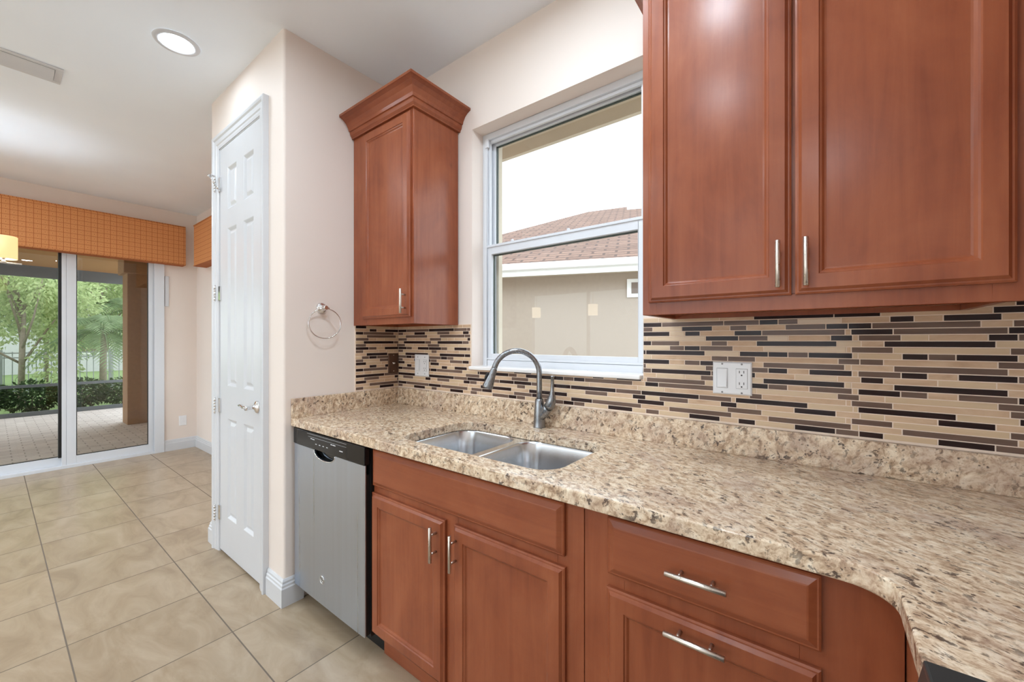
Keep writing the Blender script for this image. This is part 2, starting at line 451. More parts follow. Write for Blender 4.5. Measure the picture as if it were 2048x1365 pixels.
mb = MB(); mb.box(-4.2, 3.0, -6.7, 0.2, -0.12, 0.0)
struct('floor', mb, M['floor'], 'beige square stone floor tiles with tan grout lines', 'floor', origin=(0, 0, 0))
mb = MB(); mb.box(-4.2, 3.0, -6.7, 0.2, ZC, ZC + 0.12)
struct('ceiling', mb, M['ceiling'], 'plain white ceiling over the kitchen and dining nook', 'ceiling', origin=(0, 0, ZC))
WIN = (0.625, 1.535, 1.148, 2.412)
struct('wall_back', wall_with_holes('x', -4.2, 3.0, 0.0, 0.2, 0, ZC, [WIN, (-3.45, -1.6, 0.75, 2.44)]), M['wall'],
       'beige back wall holding the kitchen window above the sink', 'wall', origin=(0, 0, 0))
SL = (-3.25, -0.322, 0.0, 2.44)
struct('wall_left', wall_with_holes('y', -6.7, 0.0, -4.2, -4.0, 0, ZC, [SL]), M['wall'],
       'beige far wall of the dining nook around the sliding glass door', 'wall', origin=(-4, 0, 0))
mb = MB(); mb.box(2.82, 3.0, -6.7, 0.0, 0, ZC)
struct('wall_right', mb, M['wall'], 'beige wall at the right end of the counter', 'wall')
struct('wall_front', wall_with_holes('x', -4.0, 2.82, -6.7, -6.5, 0, ZC, [(-3.7, 2.5, 0.0, 2.5)]), M['wall'],
       'beige wall at the far side of the room behind the viewpoint', 'wall')
# the pantry closet that stands out into the room, with a rounded corner bead
mb = MB()
mb.prism([(-0.25, -0.675)] + arc(-0.012, -0.663, 0.012, -90, 0, 6) + [(0, 0), (-0.1, 0), (-0.1, -0.575), (-0.25, -0.575)], 0, ZC)
mb.box(-0.868, -0.25, -0.675, -0.575, 2.484, ZC)
mb.prism([(-1.038, 0), (-1.038, -0.675), (-0.868, -0.675), (-0.868, -0.575), (-0.938, -0.575), (-0.938, 0)], 0, ZC)
struct('wall_pantry', mb, M['wall'], 'beige closet walls jutting out around the white six panel pantry door', 'wall', origin=(0, 0, 0))

# ---- baseboards
BASE_P = [(0, 0), (0.017, 0), (0.017, 0.088), (0.013, 0.094), (0.013, 0.104), (0.009, 0.110), (0.009, 0.120), (0.004, 0.130), (0, 0.130)]
def baseboard(name, path, side, label):
    mb = MB(); sweep(mb, path, BASE_P, side)
    struct(name, mb, M['white'], label, 'baseboard')
baseboard('baseboard_pantry', [(-0.168, -0.675), (0, -0.675), (0, -0.585)], 1, 'white baseboard wrapping the pantry corner beside the dishwasher')
baseboard('baseboard_pantry_left', [(-1.038, -0.02), (-1.038, -0.675), (-0.944, -0.675)], 1, 'short white baseboard left of the pantry door wrapping the closet corner')
baseboard('baseboard_left', [(-4.0, -0.322), (-4.0, 0.0), (-1.06, 0.0)], 1, 'white baseboard in the far corner of the dining nook')

# ---- pantry door
pd = thing('door_1', 'white six panel pantry door with chrome lever and hinges', 'door', (-0.56, -0.675, 0), kind='structure')
mb = MB()
yf = -0.683
us = [-0.858, -0.732, -0.592, -0.484, -0.344, -0.262]
vs = [0.014, 0.236, 0.832, 1.028, 1.972, 2.085, 2.336, 2.474]
for i in range(5):
    for j in range(7):
        u0, u1, v0, v1 = us[i], us[i + 1], vs[j], vs[j + 1]
        if i in (1, 3) and j in (1, 3, 5):
            mb.nest(u0, u1, v0, v1, [(0, 0), (0.004, -0.002), (0.016, -0.011), (0.022, -0.011), (0.036, -0.004), (0.040, -0.003)], front(yf))
            bmesh.ops.delete(mb.bm, geom=[f for f in mb.bm.faces if len(f.verts) == 4 and all(abs(v.co.y - yf) < 1e-7 for v in f.verts) and abs(f.calc_area() - (u1 - u0) * (v1 - v0)) < 1e-7], context='FACES_ONLY')
        else:
            mb.face([front(yf)(u0, v0, 0), front(yf)(u1, v0, 0), front(yf)(u1, v1, 0), front(yf)(u0, v1, 0)])
for q in (((us[0], vs[0]), (us[0], vs[-1])), ((us[-1], vs[0]), (us[-1], vs[-1])), ((us[0], vs[0]), (us[-1], vs[0])), ((us[0], vs[-1]), (us[-1], vs[-1]))):
    (a, b), (c, d) = q
    mb.face([(a, yf, b), (c, yf, d), (c, -0.648, d), (a, -0.648, b)])
mb.face([(us[0], -0.648, vs[0]), (us[-1], -0.648, vs[0]), (us[-1], -0.648, vs[-1]), (us[0], -0.648, vs[-1])])
link('leaf', mb, M['white'], pd)
mb = MB()
XI0, XI1, ZI = -0.866, -0.252, 2.482
CP = [(0.0, 0.0), (0.0, 0.013), (0.012, 0.016), (0.022, 0.016), (0.028, 0.020), (0.052, 0.021), (0.060, 0.027), (0.070, 0.029), (0.076, 0.029), (0.080, 0.026), (0.080, 0.0)]
rings = []
for kx in range(4):
    r = []
    for ww, dd in CP:
        x, z = ((XI0 - ww, 0), (XI0 - ww, ZI + ww), (XI1 + ww, ZI + ww), (XI1 + ww, 0))[kx]
        r.append((x, -0.675 - dd, z))
    rings.append(r)
mb.loops(rings)
for x0, x1, z0, z1 in ((-0.868, -0.860, 0, 2.484), (-0.260, -0.25, 0, 2.484), (-0.868, -0.25, 2.476, 2.484)):
    mb.box(x0, x1, -0.684, -0.58, z0, z1)
link('casing', mb, M['white'], pd)
for i, z in enumerate((2.26, 1.59, 0.90, 0.24)):
    mb = MB()
    for kz in range(5):
        mb.lathe((-0.872, -0.707, z - 0.045 + kz * 0.018), (0, 0, 1), [(0.004, 0), (0.0062, 0.001), (0.0062, 0.016), (0.004, 0.017)], 12)
    mb.lathe((-0.872, -0.707, z - 0.052), (0, 0, 1), [(0.002, 0), (0.0055, 0.004), (0.004, 0.008)], 12)
    mb.lathe((-0.872, -0.707, z + 0.043), (0, 0, 1), [(0.004, 0), (0.0055, 0.004), (0.002, 0.009)], 12)
    mb.box(-0.869, -0.842, -0.690, -0.683, z - 0.044, z + 0.044, 0.001)
    h = link('hinge', mb, M['chrome'], pd)
    h['label'] = 'chrome door hinge'
    if i == 0:
        mb = MB()
        mb.tube([(-0.872, -0.707, z + 0.05), (-0.877, -0.718, z + 0.05), (-0.884, -0.728, z + 0.049)], 0.004, 10)
        mb.lathe((-0.884, -0.728, z + 0.049), (-0.6, -0.6, 0), [(0.004, 0), (0.009, 0.003), (0.009, 0.010), (0.005, 0.013)], 14)
        mb.tube([(-0.872, -0.707, z + 0.05), (-0.845, -0.735, z + 0.045), (-0.83, -0.735, z + 0.01), (-0.83, -0.71, z - 0.03)], 0.0035, 10)
        mb.lathe((-0.83, -0.712, z - 0.03), (0, 1, 0), [(0.004, 0), (0.009, 0.004), (0.009, 0.012), (0.006, 0.024)], 14)
        link('hinge_pin_stop', mb, M['chrome'], h)
mb = MB()
kx, kz = -0.292, 0.945
mb.lathe((kx, -0.683, kz), (0, -1, 0), [(0.033, 0), (0.033, 0.004), (0.028, 0.010), (0.016, 0.014), (0.011, 0.020), (0.011, 0.045), (0.014, 0.050), (0.012, 0.060)], 28)
mb.tube([(kx, -0.733, kz), (kx - 0.02, -0.736, kz + 0.002), (kx - 0.05, -0.735, kz - 0.003), (kx - 0.075, -0.733, kz + 0.004), (kx - 0.105, -0.733, kz + 0.004), (kx - 0.115, -0.733, kz + 0.002)], [0.010, 0.009, 0.0065, 0.0085, 0.0075, 0.003], 14)
lv = link('lever', mb, M['chrome'], pd); lv['label'] = 'chrome door lever'

# ---- kitchen window
wn = thing('window_1', 'white framed single hung kitchen window above the sink', 'window', (1.08, 0.1, WIN[2]), kind='structure')
x0, x1, z0, z1 = WIN
def ring_frame(mb, x0, x1, z0, z1, wl, wr, wb, wt, ya, yb):
    mb.box(x0, x0 + wl, ya, yb, z0, z1); mb.box(x1 - wr, x1, ya, yb, z0, z1)
    mb.box(x0 + wl, x1 - wr, ya, yb, z0, z0 + wb); mb.box(x0 + wl, x1 - wr, ya, yb, z1 - wt, z1)
    return mb
mb = MB()
ring_frame(mb, x0, x1, z0 + 0.014, z1, 0.030, 0.030, 0.032, 0.032, 0.085, 0.165)
ring_frame(mb, x0 + 0.03, x1 - 0.03, z0 + 0.046, z1 - 0.032, 0.012, 0.012, 0.012, 0.016, 0.098, 0.112)
mb.box(x0 + 0.022, x0 + 0.044, 0.078, 0.09, z1 - 0.075, z1 - 0.03, 0.002)
link('frame', mb, M['vinyl'], wn, bevel=0.0015)
mb = MB()       # upper sash, set further out
ring_frame(mb, x0 + 0.030, x1 - 0.03, 1.765, z1 - 0.03, 0.020, 0.020, 0.032, 0.022, 0.128, 0.152)
link('upper_sash', mb, M['vinyl'], wn, bevel=0.0015)
mb = MB()
mb.box(x0 + 0.05, x1 - 0.05, 0.139, 0.141, 1.797, z1 - 0.052)
us_ = link('upper_pane', mb, M['glass'], wn)
mb = MB()       # lower sash, set further in, with the meeting rail
ring_frame(mb, x0 + 0.030, x1 - 0.03, 1.194, 1.812, 0.024, 0.024, 0.034, 0.050, 0.092, 0.124)
mb.box(x0 + 0.03, x1 - 0.03, 0.086, 0.096, 1.800, 1.812)
mb.box(x0 + 0.03, x1 - 0.03, 0.084, 0.094, 1.196, 1.206)
for cx in (0.82, 1.15): mb.box(cx - 0.006, cx + 0.006, 0.088, 0.1, 1.812, 1.822)
lo = link('lower_sash', mb, M['vinyl'], wn, bevel=0.0015)
mb = MB()
mb.box(x0 + 0.053, x1 - 0.053, 0.107, 0.109, 1.227, 1.763)
link('lower_pane', mb, M['glass'], wn)
mb = MB()
for xa in (x0 + 0.0535, x1 - 0.0585): mb.box(xa, xa + 0.005, 0.112, 0.123, 1.228, 1.762)
mb.box(x0 + 0.0535, x1 - 0.0535, 0.112, 0.123, 1.756, 1.762)
for xa in (x0 + 0.0505, x1 - 0.0555): mb.box(xa, xa + 0.005, 0.142, 0.151, 1.798, z1 - 0.053)
mb.box(x0 + 0.0505, x1 - 0.0505, 0.142, 0.151, z1 - 0.058, z1 - 0.053)
g = link('gasket', mb, plain('dark_green_gasket', srgb(62, 72, 66), 0.5), wn); g['label'] = 'dark green glazing gasket'
mb = MB(); ring_frame(mb, x0 + 0.0005, x1 - 0.0005, z0 + 0.001, z1 - 0.001, 0.043, 0.043, 0.03, 0.02, 0.170, 0.1995)
ob = link('outer_trim', mb, M['soffit'], wn); ob['label'] = 'beige outer window trim'
mb = MB(); mb.box(x0 - 0.006, x1 - 0.004, -0.024, 0.09, z0 - 0.002, z0 + 0.016, 0.005, 3)
sl = link('sill', mb, M['sill'], wn); sl['label'] = 'white marble sill slab'

# ---- sliding glass door in the nook
sd = thing('door_2', 'white framed sliding glass door opening to the patio', 'door', (-4.05, -1.8, 0), kind='structure')
mb = MB()
mb.box(-4.14, -3.985, -0.372, -0.322, 0, 2.44); mb.box(-4.14, -3.985, -3.25, -3.20, 0, 2.44)
mb.box(-4.14, -3.985, -3.20, -0.372, 2.39, 2.44); mb.box(-4.14, -3.985, -3.20, -0.372, 0.0, 0.030)
mb.box(-3.985, -3.975, -0.40, -0.312, 0, 2.44)
link('jamb', mb, M['vinyl'], sd, bevel=0.002)
def slide_panel(ya, yb, xa, xb, sl_, sr_, nm):
    mb = MB()
    mb.box(xa, xb, ya, ya + sl_, 0.03, 2.39); mb.box(xa, xb, yb - sr_, yb, 0.03, 2.39)
    mb.box(xa, xb, ya + sl_, yb - sr_, 0.03, 0.112); mb.box(xa, xb, ya + sl_, yb - sr_, 2.30, 2.39)
    p = link('panel', mb, M['vinyl'], sd, bevel=0.002)
    mb = MB(); xm = (xa + xb) / 2
    mb.box(xm - 0.003, xm + 0.003, ya + sl_, yb - sr_, 0.112, 2.30)
    link('pane', mb, M['slider_glass'], p)
    mb = MB()
    for a, b in ((ya + sl_, ya + sl_ + 0.006), (yb - sr_ - 0.006, yb - sr_)): mb.box(xm + 0.003, xb - 0.004, a, b, 0.112, 2.30)
    for c, d in ((0.112, 0.118), (2.294, 2.30)): mb.box(xm + 0.003, xb - 0.004, ya + sl_, yb - sr_, c, d)
    link('seal', mb, M['matte_black'], p)
    return p
slide_panel(-1.075, -0.372, -4.05, -4.005, 0.068, 0.075, 'r')
pl = slide_panel(-2.12, -1.078, -4.10, -4.055, 0.07, 0.03, 'm')
mb = MB(); mb.box(-4.055, -4.008, -1.130, -1.108, 0.112, 2.39); link('weather_strip', mb, M['matte_black'], pl)
mb = MB(); mb.box(-4.055, -4.005, -1.108, -1.076, 0.03, 2.39); link('interlock', mb, M['vinyl'], pl, bevel=0.002)
slide_panel(-3.20, -2.12, -4.05, -4.005, 0.07, 0.068, 'l')

w2 = thing('window_2', 'white framed window behind the nook cornice', 'window', (-2.5, 0.1, 0.75), kind='structure')
mb = MB(); ring_frame(mb, -3.45, -1.6, 0.75, 2.44, 0.05, 0.05, 0.05, 0.05, 0.09, 0.15); mb.box(-3.4, -1.65, 0.10, 0.14, 1.57, 1.62)
link('frame', mb, M['vinyl'], w2, bevel=0.002)
mb = MB(); mb.box(-3.4, -1.65, 0.118, 0.122, 0.8, 2.39); link('pane', mb, M['glass'], w2)
d3 = thing('door_3', 'unseen wide glazed door added behind the viewpoint to admit daylight', 'door', (-0.6, -6.6, 0), kind='structure')  # unseen glazing added so daylight reaches the kitchen fronts and ceiling
mb = MB()
for k in range(5): mb.box(-3.7 + k * 1.535, -3.64 + k * 1.535, -6.63, -6.57, 0, 2.5)
for c, d in ((0, 0.09), (2.42, 2.5)): mb.box(-3.64, 2.44, -6.63, -6.57, c, d)
link('frame', mb, M['vinyl'], d3)
mb = MB(); mb.box(-3.64, 2.44, -6.602, -6.598, 0.09, 2.42); link('pane', mb, M['glass'], d3)

# ================================================================== tiled splashback
TILE_WINDOW_WALL = """
-2:4,79S 81,131C 133,253S 255,330S 332,382S 384,504C 506,606S 608,683C 685,785S 787,862S 864,964S 966,1016C 1018,1118S 1120,1195S 1197,1297S 1299,1399S 1401,1501C 1503,1623C 1625,1700S 1702,1777S 1779,1879S 1881,1981S 1983,2083C 2085,2185C 2187,2262S 2264,2384C 2386,2458S 2460,2479D 2481,2581S 2583,2633T 2635,2735S 2737,2787D 2789,2810S
-1:4,104C 106,226C 228,328S 330,405S 407,527S 529,649S 651,726S 728,848C 850,950C 952,1027S 1029,1079S 1081,1156S 1158,1233S 1235,1335S 1337,1437S 1439,1489S 1491,1591C 1593,1643S 1645,1745S 1747,1847S 1849,1949S 1951,2071C 2073,2123S 2125,2200S 2202,2302S 2304,2414S 2416,2464S 2466,2506D 2508,2608C 2610,2660S 2662,2810D
0:4,104S 106,226S 228,328S 330,430C 432,482S 484,559S 561,636S 638,688S 690,740C 742,817C 819,894C 896,946C 948,1068C 1070,1145S 1147,1197S 1199,1299S 1301,1376S 1378,1453S 1455,1534S 1536,1594C 1596,1802C 1804,1905S 1907,2113D 2115,2217D 2219,2427S 2429,2506D 2508,2608S 2610,2660T 2662,2762S 2764,2810S
1:6,84D 86,287T 289,493D 495,591T 593,616T 618,693S 695,770S 772,822S 824,924S 926,1001S 1003,1123S 1125,1200S 1202,1252S 1254,1304C 1306,1426C 1428,1534C 1536,1606D 1608,1816T 1818,1921T 1923,1973D 1975,2025T 2027,2130C 2132,2236S 2238,2285D 2287,2340S 2342,2442D 2444,2517S 2519,2669D 2671,2771S 2773,2810S
2:6,50T 52,157S 159,254D 256,358C 360,458T 460,561S 563,605D 607,707S 709,829C 831,931S 933,1008C 1010,1110S 1112,1232S 1234,1284S 1286,1361S 1363,1483C 1485,1534S 1536,1572T 1574,1678C 1680,1780D 1782,1835S 1837,1885T 1887,1992S 1994,2094T 2096,2146D 2148,2198D 2200,2407T 2409,2460S 2462,2506T 2508,2608D 2610,2660S 2662,2810S
3:4,76C 78,273T 275,379S 381,575T 577,616T 618,738S 740,790S 792,867S 869,969S 971,1091S 1093,1168C 1170,1220S 1222,1297C 1299,1399C 1401,1521C 1523,1534S 1536,1635D 1637,1689C 1691,1740D 1742,1848S 1850,1928D 1930,2139T 2141,2152S 2154,2243D 2245,2452T 2454,2506D 2508,2558D 2560,2710C 2712,2762S 2764,2810S
4:6,87T 89,164S 166,296S 298,391T 393,443C 445,495S 497,594S 596,616D 618,668S 670,790S 792,867S 869,989S 991,1111S 1113,1163S 1165,1215C 1217,1317C 1319,1439S 1441,1534C 1536,1550C 1552,1758C 1760,1861D 1863,1945T 1947,2000C 2002,2105S 2107,2156D 2158,2169S 2171,2259T 2261,2313C 2315,2419S 2421,2468D 2470,2517T 2519,2569T 2571,2721S 2723,2810S
5:4,57S 59,254D 256,306T 308,361C 363,558D 560,605T 607,682S 684,759S 761,836S 838,958S 960,1060C 1062,1112C 1114,1189S 1191,1291S 1293,1343S 1345,1465C 1467,1535S 1537,1567D 1569,1670T 1672,1777S 1779,1827T 1829,1913S 1915,2120D 2122,2175C 2177,2224S 2226,2432D 2434,2517C 2519,2669T 2671,2771S 2773,2810T
6:6,69T 71,146C 148,277S 279,376T 378,428C 430,530C 532,652C 654,754C 756,876C 878,998S 1000,1075S 1077,1177C 1179,1279S 1281,1401S 1403,1478C 1480,1534C 1536,1635C 1637,1687T 1689,1740D 1742,1844T 1846,1933S 1935,2142C 2144,2153S 2155,2243T 2245,2455C 2457,2517T 2519,2619S 2621,2671C 2673,2773C 2775,2810D
7:6,84D 86,135T 137,189S 191,287D 289,391D 393,440T 442,496C 498,591D 593,616T 618,693S 695,795S 797,872S 874,924C 926,976C 978,1028S 1030,1080S 1082,1157C 1159,1279C 1281,1331S 1333,1408C 1410,1535S 1537,1546D 1548,1756D 1758,1864C 1866,1946D 1948,1999D 2001,2051T 2053,2156D 2158,2168C 2170,2261C 2263,2312D 2314,2363T 2365,2468D 2470,2517C 2519,2669T 2671,2810S
8:6,50T 52,172C 174,249S 251,310C 312,355T 357,432S 434,534S 536,636C 638,758S 760,880S 882,982S 984,1104C 1106,1156S 1158,1233C 1235,1355C 1357,1457S 1459,1534S 1536,1567C 1569,1777S 1779,1828T 1830,1910T 1912,2123S 2125,2172T 2174,2223T 2225,2435S 2437,2517T 2519,2669D 2671,2721C 2723,2773S 2775,2810S
9:4,73C 75,281D 283,379S 381,575D 577,616D 618,668S 670,790S 792,912C 914,964S 966,1041S 1043,1143S 1145,1195S 1197,1317C 1319,1419S 1421,1534C 1536,1634D 1636,1688S 1690,1740T 1742,1844D 1846,1932S 1934,2138T 2140,2153S 2155,2244S 2246,2452T 2454,2517S 2519,2569D 2571,2621D 2623,2723D 2725,2775S 2777,2810S
10:6,81T 83,132D 134,389T 391,440D 442,490T 492,567C 569,644C 646,766S 768,818C 820,920C 922,972C 974,1049C 1051,1171S 1173,1248S 1250,1370C 1372,1422S 1424,1534S 1536,1547T 1549,1758C 1760,1861T 1863,1946T 1948,1998D 2000,2053S 2055,2155D 2157,2168S 2170,2259T 2261,2311D 2313,2367S 2369,2468D 2470,2517T 2519,2619C 2621,2721C 2723,2810S
11:6,47T 49,154S 156,303D 305,355T 357,461S 463,558T 560,605D 607,682S 684,734S 736,786S 788,838S 840,915S 917,992S 994,1044S 1046,1121C 1123,1173S 1175,1250S 1252,1372S 1374,1449C 1451,1534C 1536,1567T 1569,1776D 1778,1827T 1829,1910D 1912,2017S 2019,2121C 2123,2174S 2176,2223D 2225,2330S 2332,2433C 2435,2517S 2519,2569D 2571,2671C 2673,2773S 2775,2810S
12:6,66D 68,118C 120,195S 197,301C 303,373D 375,475S 477,577S 579,654S 656,706C 708,758C 760,860C 862,982S 984,1034S 1036,1086S 1088,1163S 1165,1240C 1242,1292S 1294,1369C 1371,1471S 1473,1534C 1536,1586S 1588,1689C 1691,1742C 1744,1844T 1846,1932C 1934,2138D 2140,2153C 2155,2244S 2246,2452D 2454,2517S 2519,2569D 2571,2621C 2623,2723C 2725,2775D 2777,2810S
13:4,88C 90,132D 134,209S 211,311S 313,395C 397,440D 442,498C 500,591D 593,679S 681,905S 907,1008D 1010,1321S 1323,1372D 1374,1426S 1428,1528D 1530,1549S 1551,1757T 1759,1810C 1812,1946D 1948,1998T 2000,2053S 2055,2155T 2157,2168S 2170,2258D 2260,2311T 2313,2367S 2369,2468T 2470,2517D 2519,2619C 2621,2721D 2723,2773S 2775,2810D
14:6,47D 49,303T 305,355D 357,558T 560,667C 669,681D 683,872D 874,923T 925,975S 977,1180D 1182,1232T 1234,1284D 1286,1493T 1495,1543S 1545,1594D 1596,1784T 1786,1913C 1915,2121C 2123,2171T 2173,2226S 2228,2435C 2437,2517T 2519,2669S 2671,2810S
15:4,79C 81,201S 203,278S 280,330S 332,452S 454,582S 584,681T 683,890S 892,991T 993,1305C 1307,1513S 1515,1615C 1617,1893S 1895,1929T 1931,2141S 2143,2153S 2155,2242T 2244,2455S 2457,2517T 2519,2669S 2671,2771C 2773,2810S
16:6,493D 495,593T 595,772D 774,814T 816,905D 907,1008D 1010,1052T 1054,1122S 1124,1216D 1218,1424D 1426,1528T 1530,1737D 1739,1840T 1842,1852S 1854,2050D 2052,2157C 2159,2168C 2170,2364D 2366,2470C 2472,2517D 2519,2569D 2571,2671S 2673,2810S
17:4,51C 53,147T 149,257C 259,303D 305,358S 360,458T 460,566C 568,612D 614,662T 664,679S 681,923S 925,972T 974,1286C 1288,1388T 1390,1493S 1495,1545D 1547,1597C 1599,1700T 1702,1806S 1808,1856D 1858,1912C 1914,2015S 2017,2118D 2120,2173S 2175,2225C 2227,2330S 2332,2432D 2434,2517S 2519,2569T 2571,2721D 2723,2810T
18:4,104C 106,181C 183,303S 305,405S 407,527C 529,604S 606,688S 690,890D 892,994S 996,1199D 1201,1513C 1515,1615D 1617,1827C 1829,1928T 1930,2140C 2142,2153S 2155,2242T 2244,2455C 2457,2517T 2519,2669D 2671,2721S 2723,2810C
19:6,84D 86,287T 289,389D 391,596T 598,623C 625,698T 700,766D 768,905S 907,1011T 1013,1064D 1066,1104T 1106,1218S 1220,1319D 1321,1528T 1530,1633S 1635,1840T 1842,1946S 1948,2153T 2155,2169C 2171,2261S 2263,2468T 2470,2517S 2519,2569D 2571,2721T 2723,2810D
20:6,47T 49,154S 156,254D 256,310C 312,355T 357,463S 465,563D 565,617S 619,664T 666,679S 681,768S 770,872T 874,921D 923,972T 974,1078C 1080,1180T 1182,1232D 1234,1284T 1286,1390C 1392,1493D 1495,1546C 1548,1596T 1598,1703C 1705,1804D 1806,1860S 1862,1910D 1912,2016C 2018,2117D 2119,2170T 2172,2223D 2225,2330C 2332,2431D 2433,2517T 2519,2669S 2671,2810S
"""
TILE_SIDE_WALL = """
0:-293,-227D -225,-75C -73,-23S -21,-4S
1:-295,-208S -206,-160D -158,-103S -101,-5D
2:-293,-247D -245,-40T -38,-4S
3:-295,-225C -223,-24T -22,-4C
4:-293,-212T -210,-160S -158,-108C -106,-6C
5:-295,-245C -243,-40D -38,-5T
6:-293,-229T -227,-127S -125,-16S -14,-5D
7:-293,-212D -210,-160T -158,-105C -103,-5D
8:-293,-247T -245,-145S -143,-93S -91,-41C -39,-4C
9:-295,-227S -225,-86D -84,-4S
10:-295,-257C -255,-210T -208,-158D -156,-5T
11:-293,-247T -245,-140C -138,-5T
12:-293,-229D -227,-127C -125,-25S -23,-4S
13:-295,-208S -206,-160D -158,-103S -101,-5D
14:-293,-247D -245,-86T -84,-4S
15:-293,-243S -241,-191S -189,-89C -87,-4C
16:-293,-108D -106,-5T
17:-295,-243S -241,-143T -141,-35S -33,-5D
18:-293,-228D -226,-106S -104,-16S -14,-5D
19:-295,-208S -206,-5T
20:-293,-247T -245,-140C -138,-40D -38,-4C
"""

ROW0, PITCH, TH = 1.3755, 0.0175, 0.0148
def parse(s):
    for line in s.strip().split('\n'):
        r, body = line.split(':')
        for tk in body.split():
            a, b = tk[:-1].split(',')
            yield int(r), int(a) / 1000, int(b) / 1000, tk[-1]
def one_tile(mb, c, a, b, za, zb, mp):
    mb.mat(M['tile_' + c])
    d = 0.0052 if c == 'S' else 0.0058
    mb.nest(a + 0.0004, b - 0.0004, za, zb, [(0, 0.003), (0, d - 0.0005), (0.0005, d)], mp)
mb = MB(); mb.mat(M['grout'])
for a, b, c, d in ((0.0, 0.62, 1.011, 1.386), (0.62, 1.537, 1.011, 1.147), (1.537, 2.82, 1.011, 1.386), (2.40, 2.82, 1.386, 1.421)):
    mb.box(a, b, -0.0047, 0.0, c, d)
for r, a, b, c in parse(TILE_WINDOW_WALL):
    if r < 0: a = max(a, 2.405)
    if b - a < 0.004: continue
    z = ROW0 - PITCH * r; za, zb = z - TH / 2, z + TH / 2
    spans = [(a, b, zb)]
    if zb > 1.147:
        spans = [(a, min(b, 0.619), zb), (max(a, 1.538), b, zb)] + ([(max(a, 0.62), min(b, 1.537), 1.147)] if za < 1.143 else [])
    for p, q, zt in spans:
        if q - p > 0.004: one_tile(mb, c, p, q, max(za, 1.0125), zt, front(0))
bs = link('mosaic_tile_splashback', mb, None, None, origin=(1.0, 0, 1.01), merge=False)
tag(bs, 'strip mosaic tile splashback of brown glass and beige stone under the window', 'splashback')
mb = MB(); mb.mat(M['grout']); mb.box(0.0, 0.0047, -0.297, -0.0065, 1.011, 1.386)
side = lambda u, v, d: (d, u, v)
for r, a, b, c in parse(TILE_SIDE_WALL):
    z = ROW0 - PITCH * r
    one_tile(mb, c, a, min(b, -0.0075), max(z - TH / 2, 1.0125), z + TH / 2, side)
bs2 = link('mosaic_tile_splashback', mb, None, None, origin=(0, -0.15, 1.01), merge=False)
tag(bs2, 'narrow piece of strip mosaic tile on the pantry side wall under the small cabinet', 'splashback')

# ================================================================== kitchen cabinets
DOOR_P = [(0, 0), (0, 0.010), (0.004, 0.0125), (0.007, 0.0125), (0.0135, 0.020), (0.047, 0.020), (0.049, 0.0165), (0.053, 0.0155), (0.058, 0.0105), (0.062, 0.0098)]
SLAB_P = [(0, 0), (0, 0.010), (0.0035, 0.0125), (0.0065, 0.0125), (0.019, 0.0195), (0.022, 0.020)]
def bar_handle(parent, p, axis, length, gap=0.034, post=0.064, stand=0.028):
    """satin bar pull: p centre on the door face (y of the face), axis 'x' or 'z'"""
    x, y, z = p; a = Vector((1, 0, 0)) if axis == 'x' else Vector((0, 0, 1))
    c = Vector((x, y - stand, z)); mb = MB()
    mb.tube([c - a * length / 2, c - a * (length / 2 - 0.001), c + a * (length / 2 - 0.001), c + a * length / 2], [0.0045, 0.0058, 0.0058, 0.0045], 18)
    for s in (-1, 1):
        q = c + a * s * post / 2
        mb.tube([q, (q.x, y + 0.001, q.z)], 0.0042, 12)
    h = link('handle', mb, M['nickel'], parent); h['label'] = 'satin nickel bar handle'
    return h

# ---- small wall cabinet in the corner
def crown(parent, path, zb):
    prof = [(0.0, 0), (0.012, 0), (0.012, 0.006), (0.020, 0.016), (0.024, 0.028), (0.024, 0.034), (0.030, 0.036), (0.034, 0.050), (0.048, 0.072), (0.066, 0.086), (0.080, 0.092), (0.086, 0.094), (0.086, 0.106), (0.0, 0.106)]
    mb = MB(); sweep(mb, path, [(o, zb + z) for o, z in prof])
    return link('crown_moulding', mb, M['wood_h'], parent)
def wall_cabinet(t, x0, x1, z0, z1, fx0, fx1, mids, sl0=0.042, sl1=0.042):
    mb = MB(); yb, yf = -0.0075, -0.286
    for a in (x0, x1 - 0.016): mb.box(a, a + 0.016, yf, yb, z0, z1)
    mb.box(x0 + 0.016, x1 - 0.016, yf, yb, z1 - 0.016, z1); mb.box(x0 + 0.016, x1 - 0.016, yb - 0.012, yb, z0, z1 - 0.016)
    link('carcass', mb, M['wood'], t)
    mb = MB(); mb.box(x0 + 0.016, x1 - 0.016, yf, yb - 0.012, z0 + 0.014, z0 + 0.026)
    link('bottom_board', mb, M['wood_under'], t)
    mb = MB()
    mb.box(fx0, fx0 + sl0, -0.305, yf, z0, z1); mb.box(fx1 - sl1, fx1, -0.305, yf, z0, z1)
    for m in mids: mb.box(m - 0.03, m + 0.03, -0.305, yf, z0 + 0.04, z1 - 0.04)
    mb.box(fx0 + sl0, fx1 - sl1, -0.305, yf, z0, z0 + 0.04); mb.box(fx0 + sl0, fx1 - sl1, -0.305, yf, z1 - 0.04, z1)
    link('face_frame', mb, M['wood'], t, bevel=0.001)
def cab_door(t, u0, u1, v0, v1, yface, hpos, haxis='z', hlen=0.118, name='door'):
    mb = MB(); mb.nest(u0, u1, v0, v1, DOOR_P, front(yface))
    d = link(name, mb, M['wood'], t)
    if hpos: bar_handle(d, (hpos[0], yface - 0.020, hpos[1]), haxis, hlen)
    return d
t = thing('wall_cabinet', 'small single door cherry wall cabinet with crown in the corner left of the window', 'cabinet', (0.265, -0.15, 1.382))
wall_cabinet(t, 0.008, 0.528, 1.382, 2.435, 0.004, 0.528, [], 0.135)
cab_door(t, 0.108, 0.513, 1.415, 2.412, -0.305, (0.486, 1.489))
